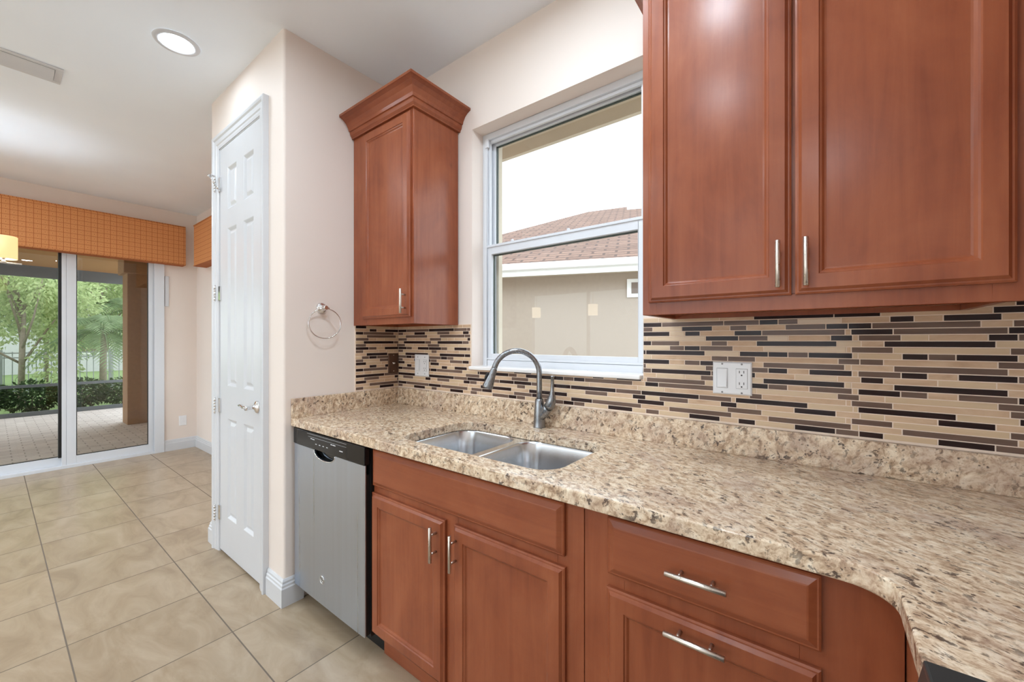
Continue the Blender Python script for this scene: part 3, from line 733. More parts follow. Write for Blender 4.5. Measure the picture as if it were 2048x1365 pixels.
crown(t, [(0.004, -0.305), (0.528, -0.305), (0.528, -0.0005)], 2.424)

# ---- large double-door wall cabinet
t = thing('wall_cabinet', 'large two door cherry wall cabinet right of the window', 'cabinet', (2.02, -0.15, 1.377))
wall_cabinet(t, 1.643, 2.385, 1.377, 2.435, 1.641, 2.44, [2.0275], 0.042, 0.08)
cab_door(t, 1.662, 2.0235, 1.414, 2.412, -0.305, (1.997, 1.490))
cab_door(t, 2.0315, 2.390, 1.414, 2.412, -0.305, (2.054, 1.490))
crown(t, [(1.641, -0.0005), (1.641, -0.305), (2.44, -0.305)], 2.424)

# ---- corner wall cabinet on the right wall
t = thing('wall_cabinet', 'cherry wall cabinet on the right wall, cut off by the edge of the photo', 'cabinet', (2.64, -0.45, 1.424))
mb = MB(); mb.box(2.462, 2.818, -0.868, -0.0005, 1.424, 2.435)
link('carcass', mb, M['wood'], t, bevel=0.001)
mb = MB(); mb.nest(-0.85, -0.36, 1.45, 2.412, DOOR_P, lambda u, v, d: (2.462 - d, u, v))
link('door', mb, M['wood'], t)

# ---- dishwasher
t = thing('dishwasher', 'stainless steel dishwasher with black control panel', 'dishwasher', (0.333, -0.3, 0.0))
mb = MB(); mb.box(0.024, 0.642, -0.612, -0.04, 0.10, 0.872); mb.box(0.030, 0.6345, -0.630, -0.612, 0.108, 0.756); link('tub', mb, M['matte_black'], t)
mb = MB(); mb.box(0.03, 0.638, -0.545, -0.10, 0.0, 0.10); link('kick_plate', mb, M['matte_black'], t)
PK = [(0.3215 - 0.0905 * math.cos(PI * i / 20), 0.795 - 0.038 * math.sin(PI * i / 20) ** 0.8) for i in range(21)]
mb = MB()
prof = [(0.028, -0.6305), (0.028, -0.634), (0.031, -0.6365), (0.06, -0.6372), (0.20, -0.638), (0.46, -0.638), (0.606, -0.6372), (0.633, -0.6366), (0.636, -0.634), (0.636, -0.6305)]
zlow, zt = 0.106, 0.795
def top_at(x):
    if x <= 0.231 or x >= 0.412: return zt
    c = (0.3215 - x) / 0.0905
    return 0.795 - 0.038 * math.sin(math.acos(max(-1, min(1, c)))) ** 0.8
def ysk(x):
    for (xa, ya), (xb, yb) in zip(prof, prof[1:]):
        if xa <= x <= xb and xb > xa: return ya + (yb - ya) * (x - xa) / (xb - xa)
    return -0.628
xs = sorted({0.028, 0.031, 0.06, 0.13, 0.20, 0.46, 0.53, 0.606, 0.633, 0.636} | {p[0] for p in PK})
rings = [[(x, -0.6302, zlow), (x, ysk(x), zlow), (x, ysk(x), top_at(x)), (x, -0.6302, top_at(x))] for x in xs]
mb.loops(rings)
skin = link('door', mb, M['steel'], t)
mb = MB()
mb.box(0.026, 0.640, -0.640, -0.612, 0.7965, 0.872, 0.003)
panel = link('control_panel', mb, M['black'], t)
mb = MB()
mb.loops([[(x, -0.6145 - 0.001, z) for x, z in PK] + [(0.3215, -0.6155, 0.796)], [(x, -0.618, z + 0.0005) for x, z in PK] + [(0.3215, -0.618, 0.796)]])
link('pocket', mb, M['black'], panel)
mb = MB(); mb.tube([(x, -0.6385, z) for x, z in PK], 0.0022, 8); link('pocket_lip', mb, M['chrome'], skin)
mb = MB()
for a, b, z in ((0.20, 0.212, 0.842), (0.216, 0.236, 0.841), (0.380, 0.392, 0.842), (0.396, 0.420, 0.842), (0.452, 0.478, 0.826)): mb.box(a, b, -0.6408, -0.6398, z - 0.0018, z + 0.0018)
for x in (0.251, 0.283, 0.315, 0.349): mb.box(x - 0.006, x + 0.006, -0.6408, -0.6398, 0.8215, 0.8245)
mb.box(0.165, 0.507, -0.6405, -0.6398, 0.8625, 0.8632); mb.box(0.176, 0.507, -0.6405, -0.6398, 0.8492, 0.8497)  # lower long line is drawn in as the highlight on the panel edge
link('panel_print_glint', mb, M['print'], panel)
mb = MB()
mb.box(0.507, 0.509, -0.6404, -0.6398, 0.803, 0.866); link('panel_seam', mb, M['matte_black'], panel)
mb = MB(); c = (0.303, -0.6375, 0.220)
mb.lathe(c, (0, -1, 0), [(0.0175, 0), (0.0175, 0.0012)], 32); bd = link('badge', mb, M['red_shade'], skin); bd['label'] = 'small round metal badge with a scroll monogram'
mb = MB()
mb.torus((c[0], -0.639, c[2]), (0, -1, 0), 0.0172, 0.0016, 36, 8)
def sc(pts): mb.tube([(c[0] + a / 1000, -0.6392, c[2] + b / 1000) for a, b in pts], 0.0009, 6)
sc([(-1, 6), (-4, 8), (-8, 6), (-9, 1), (-7, -4), (-3, -4), (-1, -1), (-1, -7), (-4, -10), (-7, -8)])
sc([(1, 0), (5, 2), (7, 6), (4, 8), (1, 5), (0, 0), (1, -6), (5, -8), (8, -5)])
sc([(-12, 2), (-13, -3), (-10, -9)]); sc([(12, -2), (13, 3), (10, 9)]); sc([(-9, 10), (-3, 13), (4, 12)]); sc([(9, -10), (3, -13), (-4, -12)])
link('badge_scroll', mb, M['chrome'], skin)

# ---- base cabinets
YF = -0.60
def base_carcass(t, x0, x1, rails, stiles, xs0=None):
    mb = MB()
    for a in (x0, x1 - 0.018): mb.box(a, a + 0.018, YF + 0.019, -0.03, 0.11, 0.872)
    mb.box(x0 + 0.018, x1 - 0.018, YF + 0.019, -0.03, 0.11, 0.128); mb.box(x0 + 0.018, x1 - 0.018, -0.042, -0.03, 0.128, 0.872)
    link('carcass', mb, M['wood'], t)
    mb = MB()
    for a, b in stiles: mb.box(a, b, YF, YF + 0.019, 0.11, 0.872)
    for i in range(len(stiles) - 1):
        for c, d in rails: mb.box(stiles[i][1], stiles[i + 1][0], YF, YF + 0.019, c, d)
    link('face_frame', mb, M['wood'], t, bevel=0.001)
    mb = MB(); mb.box(x0, x1, -0.552, -0.536, 0.0, 0.11); link('toe_kick', mb, M['wood_h'], t)
t = thing('sink_base_cabinet', 'cherry base cabinet under the sink with two doors below a false drawer front', 'cabinet', (1.11, -0.3, 0.0))
base_carcass(t, 0.646, 1.590, [(0.11, 0.15), (0.66, 0.74), (0.84, 0.872)], [(0.646, 0.686), (1.062, 1.126), (1.51, 1.590)])
mb = MB(); mb.nest(0.653, 1.536, 0.716, 0.860, SLAB_P, front(YF)); ff = link('false_drawer_front', mb, M['wood_h'], t)
cab_door(t, 0.648, 1.072, 0.124, 0.687, YF, (1.039, 0.608), hlen=0.12)
cab_door(t, 1.117, 1.538, 0.124, 0.687, YF, (1.134, 0.608), hlen=0.12)
t = thing('drawer_base_cabinet', 'cherry base cabinet right of the sink with two stacked drawers and bar handles', 'cabinet', (1.9, -0.3, 0.0))
base_carcass(t, 1.592, 2.196, [(0.11, 0.15), (0.67, 0.735), (0.84, 0.872)], [(1.592, 1.70), (2.05, 2.196)])
mb = MB(); mb.nest(1.660, 2.083, 0.718, 0.860, SLAB_P, front(YF)); dr = link('drawer', mb, M['wood_h'], t)
bar_handle(dr, (1.871, YF - 0.020, 0.787), 'x', 0.122)
cab_door(t, 1.658, 2.083, 0.124, 0.684, YF, (1.868, 0.654), 'x', 0.122, 'drawer')
t = thing('corner_base_cabinet', 'plain cherry end cabinet beside the black range under the counter corner', 'cabinet', (2.5, -0.45, 0.0))
mb = MB(); mb.box(2.198, 2.816, -0.864, -0.03, 0.11, 0.872); link('carcass', mb, M['wood'], t, bevel=0.001)
mb = MB(); mb.box(2.25, 2.80, -0.86, -0.05, 0.0, 0.11); link('toe_kick', mb, M['wood_h'], t)

# ---- granite counter with the sink cut-out
ct = thing('countertop', 'L-shaped beige speckled granite countertop with undermount sink cut-out', 'countertop', (1.2, -0.3, 0.876))
ZT, ZB = 0.914, 0.876
outline = [(0.0015, -0.0015), (0.0015, -0.642)] + arc(2.1125, -0.7075, 0.0655, 90, 0, 8) + [(2.178, -0.868), (2.8185, -0.868), (2.8185, -0.0015)]
hole = rrect(0.735, 1.463, -0.562, -0.157, 0.085, 7)
mb = MB(); bm = mb.bm; mb.mat(M['granite'])
def fill(loops_, z):
    es = []; vv = []
    for L_ in loops_:
        v = [bm.verts.new((x, y, z)) for x, y in L_]; vv.append(v)
        es += [bm.edges.new((v[i], v[(i + 1) % len(v)])) for i in range(len(v))]
    bmesh.ops.triangle_fill(bm, edges=es, use_beauty=True, use_dissolve=False)
    return vv
tv = fill([outline, hole], ZT); bv = fill([outline, hole], ZB)
for a, b in zip(tv, bv):
    for i in range(len(a)):
        j = (i + 1) % len(a); bm.faces.new((a[i], a[j], b[j], b[i]))
link('slab', mb, None, ct, bevel=0.0035)
mb = MB(); mb.box(0.0225, 2.8185, -0.022, -0.0015, ZT, 1.0105); link('upstand', mb, M['granite'], ct, bevel=0.0015)
mb = MB(); mb.box(0.0015, 0.022, -0.642, -0.0015, ZT, 1.0105); link('upstand', mb, M['granite'], ct, bevel=0.0015)

# ---- double bowl sink
sk = thing('double_bowl_sink', 'stainless steel double bowl undermount sink', 'sink', (1.1, -0.36, 0.66))
bowls = ((0.728, 1.056), (1.090, 1.470))
mb = MB(); bm = mb.bm; mb.mat(M['sinksteel'])
fill([rrect(0.70, 1.498, -0.592, -0.127, 0.09, 7)] + [rrect(a, b, -0.567, -0.152, 0.078, 7) for a, b in bowls], 0.8745)
link('rim', mb, None, sk)
for a, b in bowls:
    mb = MB(); rings = []
    for ins, z, r in ((0, 0.8745, 0.078), (0.003, 0.8715, 0.078), (0.005, 0.866, 0.077), (0.012, 0.76, 0.074), (0.018, 0.705, 0.070), (0.028, 0.690, 0.062), (0.046, 0.682, 0.05), (0.12, 0.679, 0.02)):
        rings.append([(x, y, z) for x, y in rrect(a + ins, b - ins, -0.567 + ins, -0.152 - ins, r, 7)])
    mb.loops(rings, False, True, True, True)
    bw = link('bowl', mb, M['sinksteel'], sk)
    mb = MB(); mb.lathe(((a + b) / 2, -0.33, 0.679), (0, 0, 1), [(0.045, 0), (0.045, 0.003), (0.038, 0.004), (0.03, -0.001), (0.006, -0.002)], 28); link('drain', mb, M['chrome'], bw)

# ---- faucet
fb = Vector((1.094, -0.066, ZT))
fc = thing('faucet', 'brushed steel gooseneck pull-down faucet behind the sink', 'faucet', tuple(fb))
mb = MB()
mb.lathe(fb, (0, 0, 1), [(0.0268, 0), (0.0268, 0.003), (0.0258, 0.006), (0.0250, 0.03), (0.0228, 0.075), (0.0195, 0.115), (0.0172, 0.126), (0.013, 0.127)], 32)
body = link('body', mb, M['faucet'], fc)
th = math.radians(50); dv = Vector((-math.sin(th), -math.cos(th), 0))
R = 0.101; zc = 1.152
path = [fb + Vector((0, 0, 0.122)), fb + Vector((0, 0, 0.16)), fb + Vector((0, 0, zc - ZT - 0.03))]
for i in range(25):
    a = PI - (PI * 0.93) * i / 24
    path.append(fb + dv * (R + R * math.cos(a)) + Vector((0, 0, zc - ZT + R * math.sin(a))))
mb = MB(); mb.tube(path, 0.0122, 20); link('spout', mb, M['faucet'], fc)
e = path[-1]; dn = (path[-1] - path[-2]).normalized(); dn = (dn + dv * 0.16 + Vector((0, 0, -0.25))).normalized()
mb = MB(); mb.lathe(e, dn, [(0.0118, -0.004), (0.0134, 0.0), (0.0138, 0.004), (0.0158, 0.028), (0.0200, 0.056), (0.0228, 0.076), (0.0236, 0.081), (0.0236, 0.088), (0.021, 0.091), (0.018, 0.089)], 28)
hd = link('spray_head', mb, M['faucet'], fc)
mb = MB(); dvp = (dv - dn * dv.dot(dn)).normalized(); q = e + dn * 0.044 + dvp * 0.0205
mb.lathe(q - dn * 0.018, dn, [(0.002, 0), (0.0062, 0.004), (0.0075, 0.018), (0.0062, 0.032), (0.002, 0.036)], 14)
bt = link('spray_button', mb, M['matte_black'], hd); bt['label'] = 'dark spray toggle button'
hx = Vector((0.80, -0.10, 0)).normalized(); j0 = fb + Vector((0, 0, 0.036)); ax = (hx * 0.66 + Vector((0, 0, 0.75))).normalized()
j1 = j0 + ax * 0.078
mb = MB(); mb.lathe(j0, ax, [(0.0185, 0.0), (0.0195, 0.03), (0.0212, 0.065), (0.0212, 0.074), (0.0198, 0.0755)], 26); br = link('valve_branch', mb, M['faucet'], fc)
pts = [j1, j1 + ax * 0.016, j1 + hx * 0.017 + Vector((0, 0, 0.030)), j1 + hx * 0.020 + Vector((0, 0, 0.046)), j1 + hx * 0.021 + Vector((0, 0, 0.060)), j1 + hx * 0.022 + Vector((0, 0, 0.075)), j1 + hx * 0.023 + Vector((0, 0, 0.130)), j1 + hx * 0.023 + Vector((0, 0, 0.133)), j1 + hx * 0.023 + Vector((0, 0, 0.138))]
mb = MB(); mb.tube(pts, [0.0204, 0.0215, 0.0205, 0.0165, 0.0112, 0.0082, 0.0070, 0.0086, 0.0084], 22); link('lever', mb, M['faucet'], fc)

# ---- black range at the lower right
t = thing('range', 'black cooking range whose corner shows at the lower right edge of the counter', 'range', (2.5, -1.25, 0.0))
mb = MB(); mb.box(2.182, 2.80, -1.63, -0.872, 0.03, 0.902); link('body', mb, M['charcoal'], t, bevel=0.003)
mb = MB(); mb.box(2.178, 2.80, -1.63, -0.8715, 0.902, 0.918, 0.003); link('cooktop', mb, M['charcoal'], t)
mb = MB(); mb.loops([[(2.179, y, 0.914), (2.168, y, 0.86), (2.160, y, 0.80), (2.1815, y, 0.80), (2.1815, y, 0.914)] for y in (-1.628, -0.8725)])
link('control_panel', mb, M['charcoal'], t)
mb = MB(); mb.box(2.160, 2.1815, -1.62, -0.88, 0.20, 0.78, 0.004); link('oven_door', mb, M['charcoal'], t)

# ================================================================== wall fittings
def screw(mb, x, z, y): mb.lathe((x, y, z), (0, -1, 0), [(0.0032, 0), (0.0030, 0.0008)], 12)
def switch_outlet_plate(x0, x1, z0, z1, label, yback):
    cx, cz = (x0 + x1) / 2, (z0 + z1) / 2; w_ = (x1 - x0) / 4
    t = thing('wall_plate', label, 'wall plate', (cx, yback, cz), 'white switch and outlet plates')
    mb = MB(); mb.nest(x0, x1, z0, z1, [(0, 0), (0, 0.003), (0.004, 0.006), (0.006, 0.0062)], front(yback)); link('cover', mb, M['plate'], t)
    y = yback - 0.0061
    for cxx, is_sw in ((cx - w_, True), (cx + w_, False)):
        mb = MB(); mb.nest(cxx - 0.0172, cxx + 0.0172, cz - 0.034, cz + 0.034, [(0, 0), (0, 0.0006)], front(y)); link('device_gap', mb, M['gap'], t)
        mb = MB()
        if is_sw:
            mb.nest(cxx - 0.0165, cxx + 0.0165, cz - 0.0332, cz + 0.0332, [(0, 0), (0, 0.0016), (0.0008, 0.002), (0.0022, 0.0012), (0.0026, 0.0012)], front(y))
            s_ = link('switch_frame', mb, M['plate'], t)
            mb = MB(); a = 0.0135; b = 0.030
            mb.loops([[(cxx - a, y - 0.001, cz - b), (cxx + a, y - 0.001, cz - b), (cxx + a, y - 0.001, cz + b), (cxx - a, y - 0.001, cz + b)], [(cxx - a, y - 0.0065, cz - b), (cxx + a, y - 0.0065, cz - b), (cxx + a, y - 0.0025, cz + b), (cxx - a, y - 0.0025, cz + b)]])
            link('rocker', mb, M['plate'], s_)
        else:
            mb.nest(cxx - 0.0165, cxx + 0.0165, cz - 0.0332, cz + 0.0332, [(0, 0), (0, 0.0018), (0.0008, 0.0024)], front(y))
            s_ = link('outlet', mb, M['plate'], t)
            for dz in (0.0195, -0.0195):
                for dx in (-0.0065, 0.0065):
                    mb = MB(); mb.box(cxx + dx - 0.0011, cxx + dx + 0.0011, y - 0.0027, y - 0.0022, cz + dz - 0.001, cz + dz + 0.0075); link('slot', mb, M['hole'], s_)
                mb = MB(); mb.lathe((cxx, y - 0.0022, cz + dz - 0.0078), (0, -1, 0), [(0.0026, 0), (0.0026, 0.0005)], 12); link('ground_hole', mb, M['hole'], s_)
    for cxx in (cx - w_, cx + w_):
        for dz in (0.0485, -0.0485):
            mb = MB(); screw(mb, cxx, cz + dz, y); link('screw', mb, M['gap'], t)
    return t
switch_outlet_plate(1.784, 1.902, 1.114, 1.225, 'white two gang switch and outlet plate on the mosaic tile right of the window', -0.0058)
switch_outlet_plate(0.168, 0.292, 1.090, 1.217, 'white two gang plate on the mosaic tile left of the window near the corner', -0.0058)
t = thing('cable_plate', 'bronze cable jack plate on the side tile in the corner', 'wall plate', (0.006, -0.044, 1.160))
mb = MB(); mb.nest(-0.081, -0.0085, 1.102, 1.220, [(0, 0), (0, 0.0025), (0.003, 0.005), (0.005, 0.0052)], lambda u, v, d: (0.0058 + d, u, v)); link('cover', mb, M['bronze'], t)
mb = MB(); mb.lathe((0.0108, -0.044, 1.161), (1, 0, 0), [(0.0075, 0), (0.0075, 0.002), (0.0052, 0.0022), (0.0052, 0.010), (0.003, 0.0102), (0.003, 0.004)], 18); link('jack', mb, M['chrome'], t)
for dz in (0.048, -0.048):
    mb = MB(); mb.lathe((0.0108, -0.044, 1.161 + dz), (1, 0, 0), [(0.003, 0), (0.0028, 0.001)], 10); link('screw', mb, M['nickel'], t)

t = thing('towel_ring', 'chrome towel ring on the beige pantry side wall', 'towel ring', (0.0, -0.487, 1.386))
mb = MB(); mb.lathe((0, -0.487, 1.469), (1, 0, 0), [(0.029, 0), (0.029, 0.004), (0.026, 0.010), (0.018, 0.014), (0.012, 0.018), (0.010, 0.034), (0.012, 0.038), (0.013, 0.046), (0.010, 0.052)], 30); link('rosette', mb, M['chrome'], t)
mb = MB(); mb.tube([(0.044, -0.503, 1.466), (0.044, -0.47, 1.466)], 0.0075, 14); link('knuckle', mb, M['chrome'], t)
mb = MB(); mb.torus((0.046, -0.492, 1.387), (1, -0.25, 0), 0.0775, 0.0030, 56, 10); link('ring', mb, M['chrome'], t)

t = thing('outlet_plate', 'white duplex outlet plate low on the far nook wall', 'wall plate', (-4.0, -0.137, 0.338))
fx = lambda u, v, d: (-4.0 + d, u, v)
mb = MB(); mb.nest(-0.173, -0.101, 0.279, 0.397, [(0, 0), (0, 0.003), (0.003, 0.006)], fx); link('cover', mb, M['plate'], t)
mb = MB()
for dz in (0.02, -0.02): mb.nest(-0.152, -0.122, 0.338 + dz - 0.014, 0.338 + dz + 0.014, [(0, 0.006), (0, 0.0075), (0.003, 0.008)], fx)
link('receptacle', mb, M['plate'], t)
mb = MB(); mb.box(-4.0, -3.985, -0.305, -0.268, 1.70, 2.055, 0.004)
tag(link('wall_strip', mb, M['white']), 'slim white vertical strip on the wall right of the sliding door', 'wall strip')

# ---- fabric cornices
def cornice(name, pts, label):
    t = thing(name, label, 'window cornice', pts[2])
    x0, x1, y0, y1, z0, z1 = pts[0]
    mb = MB(); mb.box(x0, x1, y0, y1, z0, z1, 0.008, 3); link('board', mb, M['fabric'], t)
    mb = MB()
    a, b, c, d = pts[1]
    for z in (z0 + 0.006, z1 - 0.006):
        mb.tube([(a, b, z), (c, d, z)], 0.006, 8)
    link('welt', mb, M['fabric'], t)
cornice('fabric_cornice', [(-3.998, -3.875, -3.45, -0.135, 2.185, 2.645), (-3.872, -3.44, -3.872, -0.14), (-3.94, -1.8, 2.185)], 'long rust orange fabric cornice above the sliding glass door')
cornice('fabric_cornice', [(-3.62, -1.45, -0.125, -0.002, 2.150, 2.620), (-3.61, -0.128, -1.46, -0.128), (-2.5, -0.06, 2.15)], 'rust orange fabric cornice on the back wall, mostly hidden by the pantry')

# ---- recessed lamps
def can_light(x, y, label, lens='lens'):
    t = thing('recessed_light', label, 'ceiling light', (x, y, ZC), 'recessed ceiling lights')
    mb = MB(); mb.lathe((x, y, ZC), (0, 0, -1), [(0.066, 0.001), (0.070, 0.006), (0.080, 0.008), (0.094, 0.005), (0.097, 0.0005)], 40, caps=False); link('trim_ring', mb, M['white'], t)
    mb = MB(); mb.lathe((x, y, ZC), (0, 0, -1), [(0.0675, 0.0008), (0.0675, 0.003)], 40); link('lens', mb, M[lens], t)
can_light(-0.54, -0.965, 'lit round recessed ceiling light left of the pantry corner', 'soft_lens')
can_light(1.36, -0.72, 'recessed ceiling light right over the sink, outside the view')
can_light(1.72, -1.12, 'recessed ceiling light over the counter corner, outside the view', 'mid_lens')
for (x, y), lb in (((0.45, -1.20), 'unseen recessed ceiling light added to brighten the kitchen floor'), ((1.60, -1.85), 'recessed ceiling light over the kitchen aisle, outside the view'),
                   ((-1.15, -1.9), 'unseen recessed ceiling light added over the walkway'), ((0.6, -3.0), 'unseen recessed ceiling light added in the middle of the kitchen'),
                   ((-2.3, -2.3), 'unseen recessed ceiling light added to brighten the nook'), ((-3.3, -2.5), 'unseen recessed ceiling light added near the sliding door'), ((2.1, -3.4), 'unseen recessed ceiling light added above the far kitchen end'),
                   ((-2.4, -5.2), 'unseen recessed ceiling light added in the far living corner'), ((1.2, -5.2), 'unseen recessed ceiling light added by the far glazed door')):
    can_light(x, y, lb, 'mid_lens' if x in (1.60, 0.45) else 'lens')  # except the aisle lamp, these are added out of view to brighten the room

# ---- air register
t = thing('ceiling_vent', 'white air supply register in the ceiling at upper left', 'air vent', (-1.41, -1.6, ZC))
mb = MB()
for a, b, c, d in ((-1.515, -1.485, -1.93, -1.295), (-1.335, -1.305, -1.93, -1.295), (-1.485, -1.335, -1.325, -1.295), (-1.485, -1.335, -1.93, -1.90)): mb.box(a, b, c, d, ZC - 0.006, ZC - 0.0005, 0.002)
link('frame', mb, M['white'], t)
mb = MB(); mb.box(-1.485, -1.335, -1.90, -1.325, ZC - 0.002, ZC - 0.0008); link('duct', mb, M['gap'], t)
for xx in (-1.470, -1.435, -1.40):
    mb = MB(); mb.extrude([(xx, -1.90, ZC - 0.018), (xx + 0.004, -1.90, ZC - 0.020), (xx + 0.058, -1.90, ZC - 0.004), (xx + 0.054, -1.90, ZC - 0.002)], (0, 0.573, 0)); link('louver', mb, M['white'], t)

# ---- hanging lamps
def drum(mb, c, r, h, n=36):
    x, y, z = c
    mb.lathe((x, y, z - h / 2), (0, 0, 1), [(r - 0.003, 0.0), (r, 0.002), (r, h - 0.002), (r - 0.003, h), (r - 0.006, h - 0.002), (r - 0.006, 0.002), (r - 0.003, 0.0)], n, True, False)
t = thing('linear_chandelier', 'nickel bar chandelier with lit drum shades at the left edge', 'chandelier', (-2.6, -1.9, 1.86))
mb = MB(); mb.box(-2.607, -2.593, -2.40, -1.405, 1.858, 1.868, 0.002); link('bar', mb, M['nickel'], t)
mb = MB()
for y in (-2.1, -1.7): mb.tube([(-2.6, y, 1.866), (-2.6, y, ZC - 0.02)], 0.005, 10)
link('stem', mb, M['nickel'], t)
mb = MB(); mb.box(-2.65, -2.55, -2.2, -1.6, ZC - 0.022, ZC - 0.001, 0.004); link('canopy', mb, M['nickel'], t)
for y in (-1.49, -1.90, -2.31):
    mb = MB(); mb.lathe((-2.6, y, 1.867), (0, 0, 1), [(0.016, 0), (0.016, 0.004), (0.009, 0.006), (0.009, 0.030), (0.02, 0.032), (0.02, 0.036)], 18); hld = link('lamp_holder', mb, M['nickel'], t)
    mb = MB(); drum(mb, (-2.6, y, 1.972), 0.066, 0.165); link('lamp_shade', mb, M['shade'], t)
    mb = MB(); mb.lathe((-2.6, y, 1.905), (0, 0, 1), [(0.012, 0), (0.022, 0.03), (0.026, 0.055), (0.016, 0.085), (0.002, 0.094)], 18); link('bulb', mb, M['bulb'], hld)
for x, y, lb in ((-1.78, -3.95, 'lit drum pendant lamp over the breakfast bar, seen as the left reflection in the window'), (-0.72, -3.95, 'lit drum pendant lamp over the breakfast bar, seen as the right reflection in the window')):
    t = thing('pendant_lamp', lb, 'pendant lamp', (x, y, 1.70), 'pendant lamps over the bar')
    mb = MB(); drum(mb, (x, y, 1.78), 0.075, 0.17); link('lamp_shade', mb, emit('bright_pendant_shade', (1.0, 0.86, 0.62, 1), 9.0) if 'PEND' not in M else M['PEND'], t); M['PEND'] = t.children[0].data.materials[0]
    mb = MB(); mb.tube([(x, y, 1.835), (x, y, ZC - 0.02)], 0.004, 8); mb.lathe((x, y, 1.815), (0, 0, 1), [(0.016, 0.0), (0.018, 0.02), (0.012, 0.03), (0.006, 0.034)], 18)
    for k in range(3): mb.tube([(x, y, 1.84), (x + 0.071 * math.cos(k * 2.094), y + 0.071 * math.sin(k * 2.094), 1.84)], 0.002, 6)
    link('stem', mb, M['nickel'], t)
    mb = MB(); mb.lathe((x, y, 1.815), (0, 0, -1), [(0.012, 0), (0.03, 0.03), (0.034, 0.06), (0.022, 0.09), (0.002, 0.1)], 18); link('bulb', mb, M['bright_bulb'], t)
    mb = MB(); mb.lathe((x, y, ZC), (0, 0, -1), [(0.06, 0.001), (0.06, 0.018), (0.05, 0.024), (0.008, 0.026)], 24); link('canopy', mb, M['nickel'], t)

# ================================================================== outside the kitchen window
t = thing('house_eave', 'beige soffit and fascia of this house seen through the top of the window', 'eave', (1.0, 0.4, 2.55), kind='structure')
mb = MB(); mb.box(-4.2, 3.0, 0.201, 0.60, 2.62, 2.66); link('soffit', mb, M['soffit'], t)
mb = MB(); mb.box(-4.2, 3.0, 0.60, 0.632, 2.545, 2.72); link('fascia', mb, M['soffit'], t)
mb = MB(); mb.box(-4.2, 3.0, 0.201, 0.225, 2.56, 2.62); mb.box(-4.2, 3.0, 0.40, 0.425, 2.605, 2.62); link('trim_board', mb, M['stucco'], t)

nh = thing('neighbor_house', 'cream stucco neighbouring house with brown shingle roof and white gutter', 'house', (0.104, 3.993, -0.1))
U = Vector((0.935, 0.355, 0)).normalized(); N = Vector((-0.355, 0.935, 0)).normalized(); E0 = Vector((0.104, 3.993, 0))
def hp(u, n, z): return tuple(E0 + U * u + N * n + Vector((0, 0, z)))
def hbox(mb, u0, u1, n0, n1, z0, z1):
    mb.loops([[hp(u0, n0, z), hp(u1, n0, z), hp(u1, n1, z), hp(u0, n1, z)] for z in (z0, z1)])
mb = MB(); hbox(mb, -4.6, 8.0, 0.42, 12.0, -0.1, 2.34); link('wall', mb, M['house_stucco'], nh)
mb = MB(); hbox(mb, -5.0, 8.4, 0.03, 0.45, 2.33, 2.352); link('soffit', mb, M['soffit'], nh)
mb = MB(); hbox(mb, -5.0, 8.4, 0.0, 0.03, 2.28, 2.43)
mb.loops([[hp(u, 0.0, 2.455), hp(u, -0.09, 2.46), hp(u, -0.10, 2.44), hp(u, -0.07, 2.37), hp(u, 0.0, 2.355)] for u in (-5.0, 8.4)])
link('gutter', mb, M['gutter'], nh)
# roof: front slope traced by its hip and ridge, back slopes closing it
sl_ = 0.42; zr = lambda n: 2.46 + sl_ * n
front_poly = [(-5.0, -0.02), (8.4, -0.02), (8.4, 7.72), (0.15, 7.58), (-1.48, 6.93), (-3.19, 3.43)]
hipd = Vector((-1.48 + 3.19, 6.93 - 3.43)); k0 = 3.45 / hipd.y
mb = MB(); bm = mb.bm; mb.mat(M['shingle'])
top = [bm.verts.new(hp(u, n, zr(n))) for u, n in front_poly]
bot = [bm.verts.new(hp(u, n, zr(n) - 0.06)) for u, n in front_poly]
bm.faces.new(top); bm.faces.new(bot[::-1])
for i in range(len(top)): bm.faces.new((top[i], top[(i + 1) % len(top)], bot[(i + 1) % len(top)], bot[i]))
b0 = bm.verts.new(hp(-5.0, 14.0, 2.46)); b1 = bm.verts.new(hp(8.4, 14.0, 2.46))
for q in ((top[0], top[5], b0), (top[5], top[4], b0), (top[4], top[3], b0), (top[3], b1, b0), (top[3], top[2], b1)): bm.faces.new(q)
uvl = bm.loops.layers.uv.new('UVMap')
for f in bm.faces:
    for lp in f.loops:
        d = lp.vert.co - E0; lp[uvl].uv = (d.dot(U), d.dot(N) * 1.085)
link('roof', mb, None, nh)
mb = MB(); hbox(mb, -0.20, 0.62, 0.385, 0.43, 1.95, 2.225)
wf = link('window', mb, M['gutter'], nh)
mb = MB(); hbox(mb, -0.135, 0.555, 0.375, 0.40, 2.005, 2.17); link('pane', mb, M['far_glass'], wf)
mb = MB(); p = hp(-0.02, 6.9, 5.36)
mb.loops([[hp(u, n, z) for u, n, z in ((-0.28, 6.5, 5.15), (0.18, 6.5, 5.15), (0.18, 6.75, 5.2), (-0.28, 6.75, 5.2))], [hp(u, n, z) for u, n, z in ((-0.28, 6.5, 5.38), (0.18, 6.5, 5.38), (0.18, 6.75, 5.4), (-0.28, 6.75, 5.4))]])
link('roof_vent', mb, M['gutter'], nh)
mb = MB(); mb.box(-4.1, 9.0, 0.2, 30.0, -0.22, -0.10)
struct('ground', mb, M['earth'], 'bare pale side yard between the two houses', 'ground')
mb = MB(); mb.box(-12.0, 10.0, -22.0, -6.7, -0.22, -0.10)  # added reflecting surface, throws daylight up through the back glazing
struct('bounce_deck', mb, M['pale_deck'], 'unseen pale deck added behind the viewpoint to bounce daylight to the ceiling', 'deck')

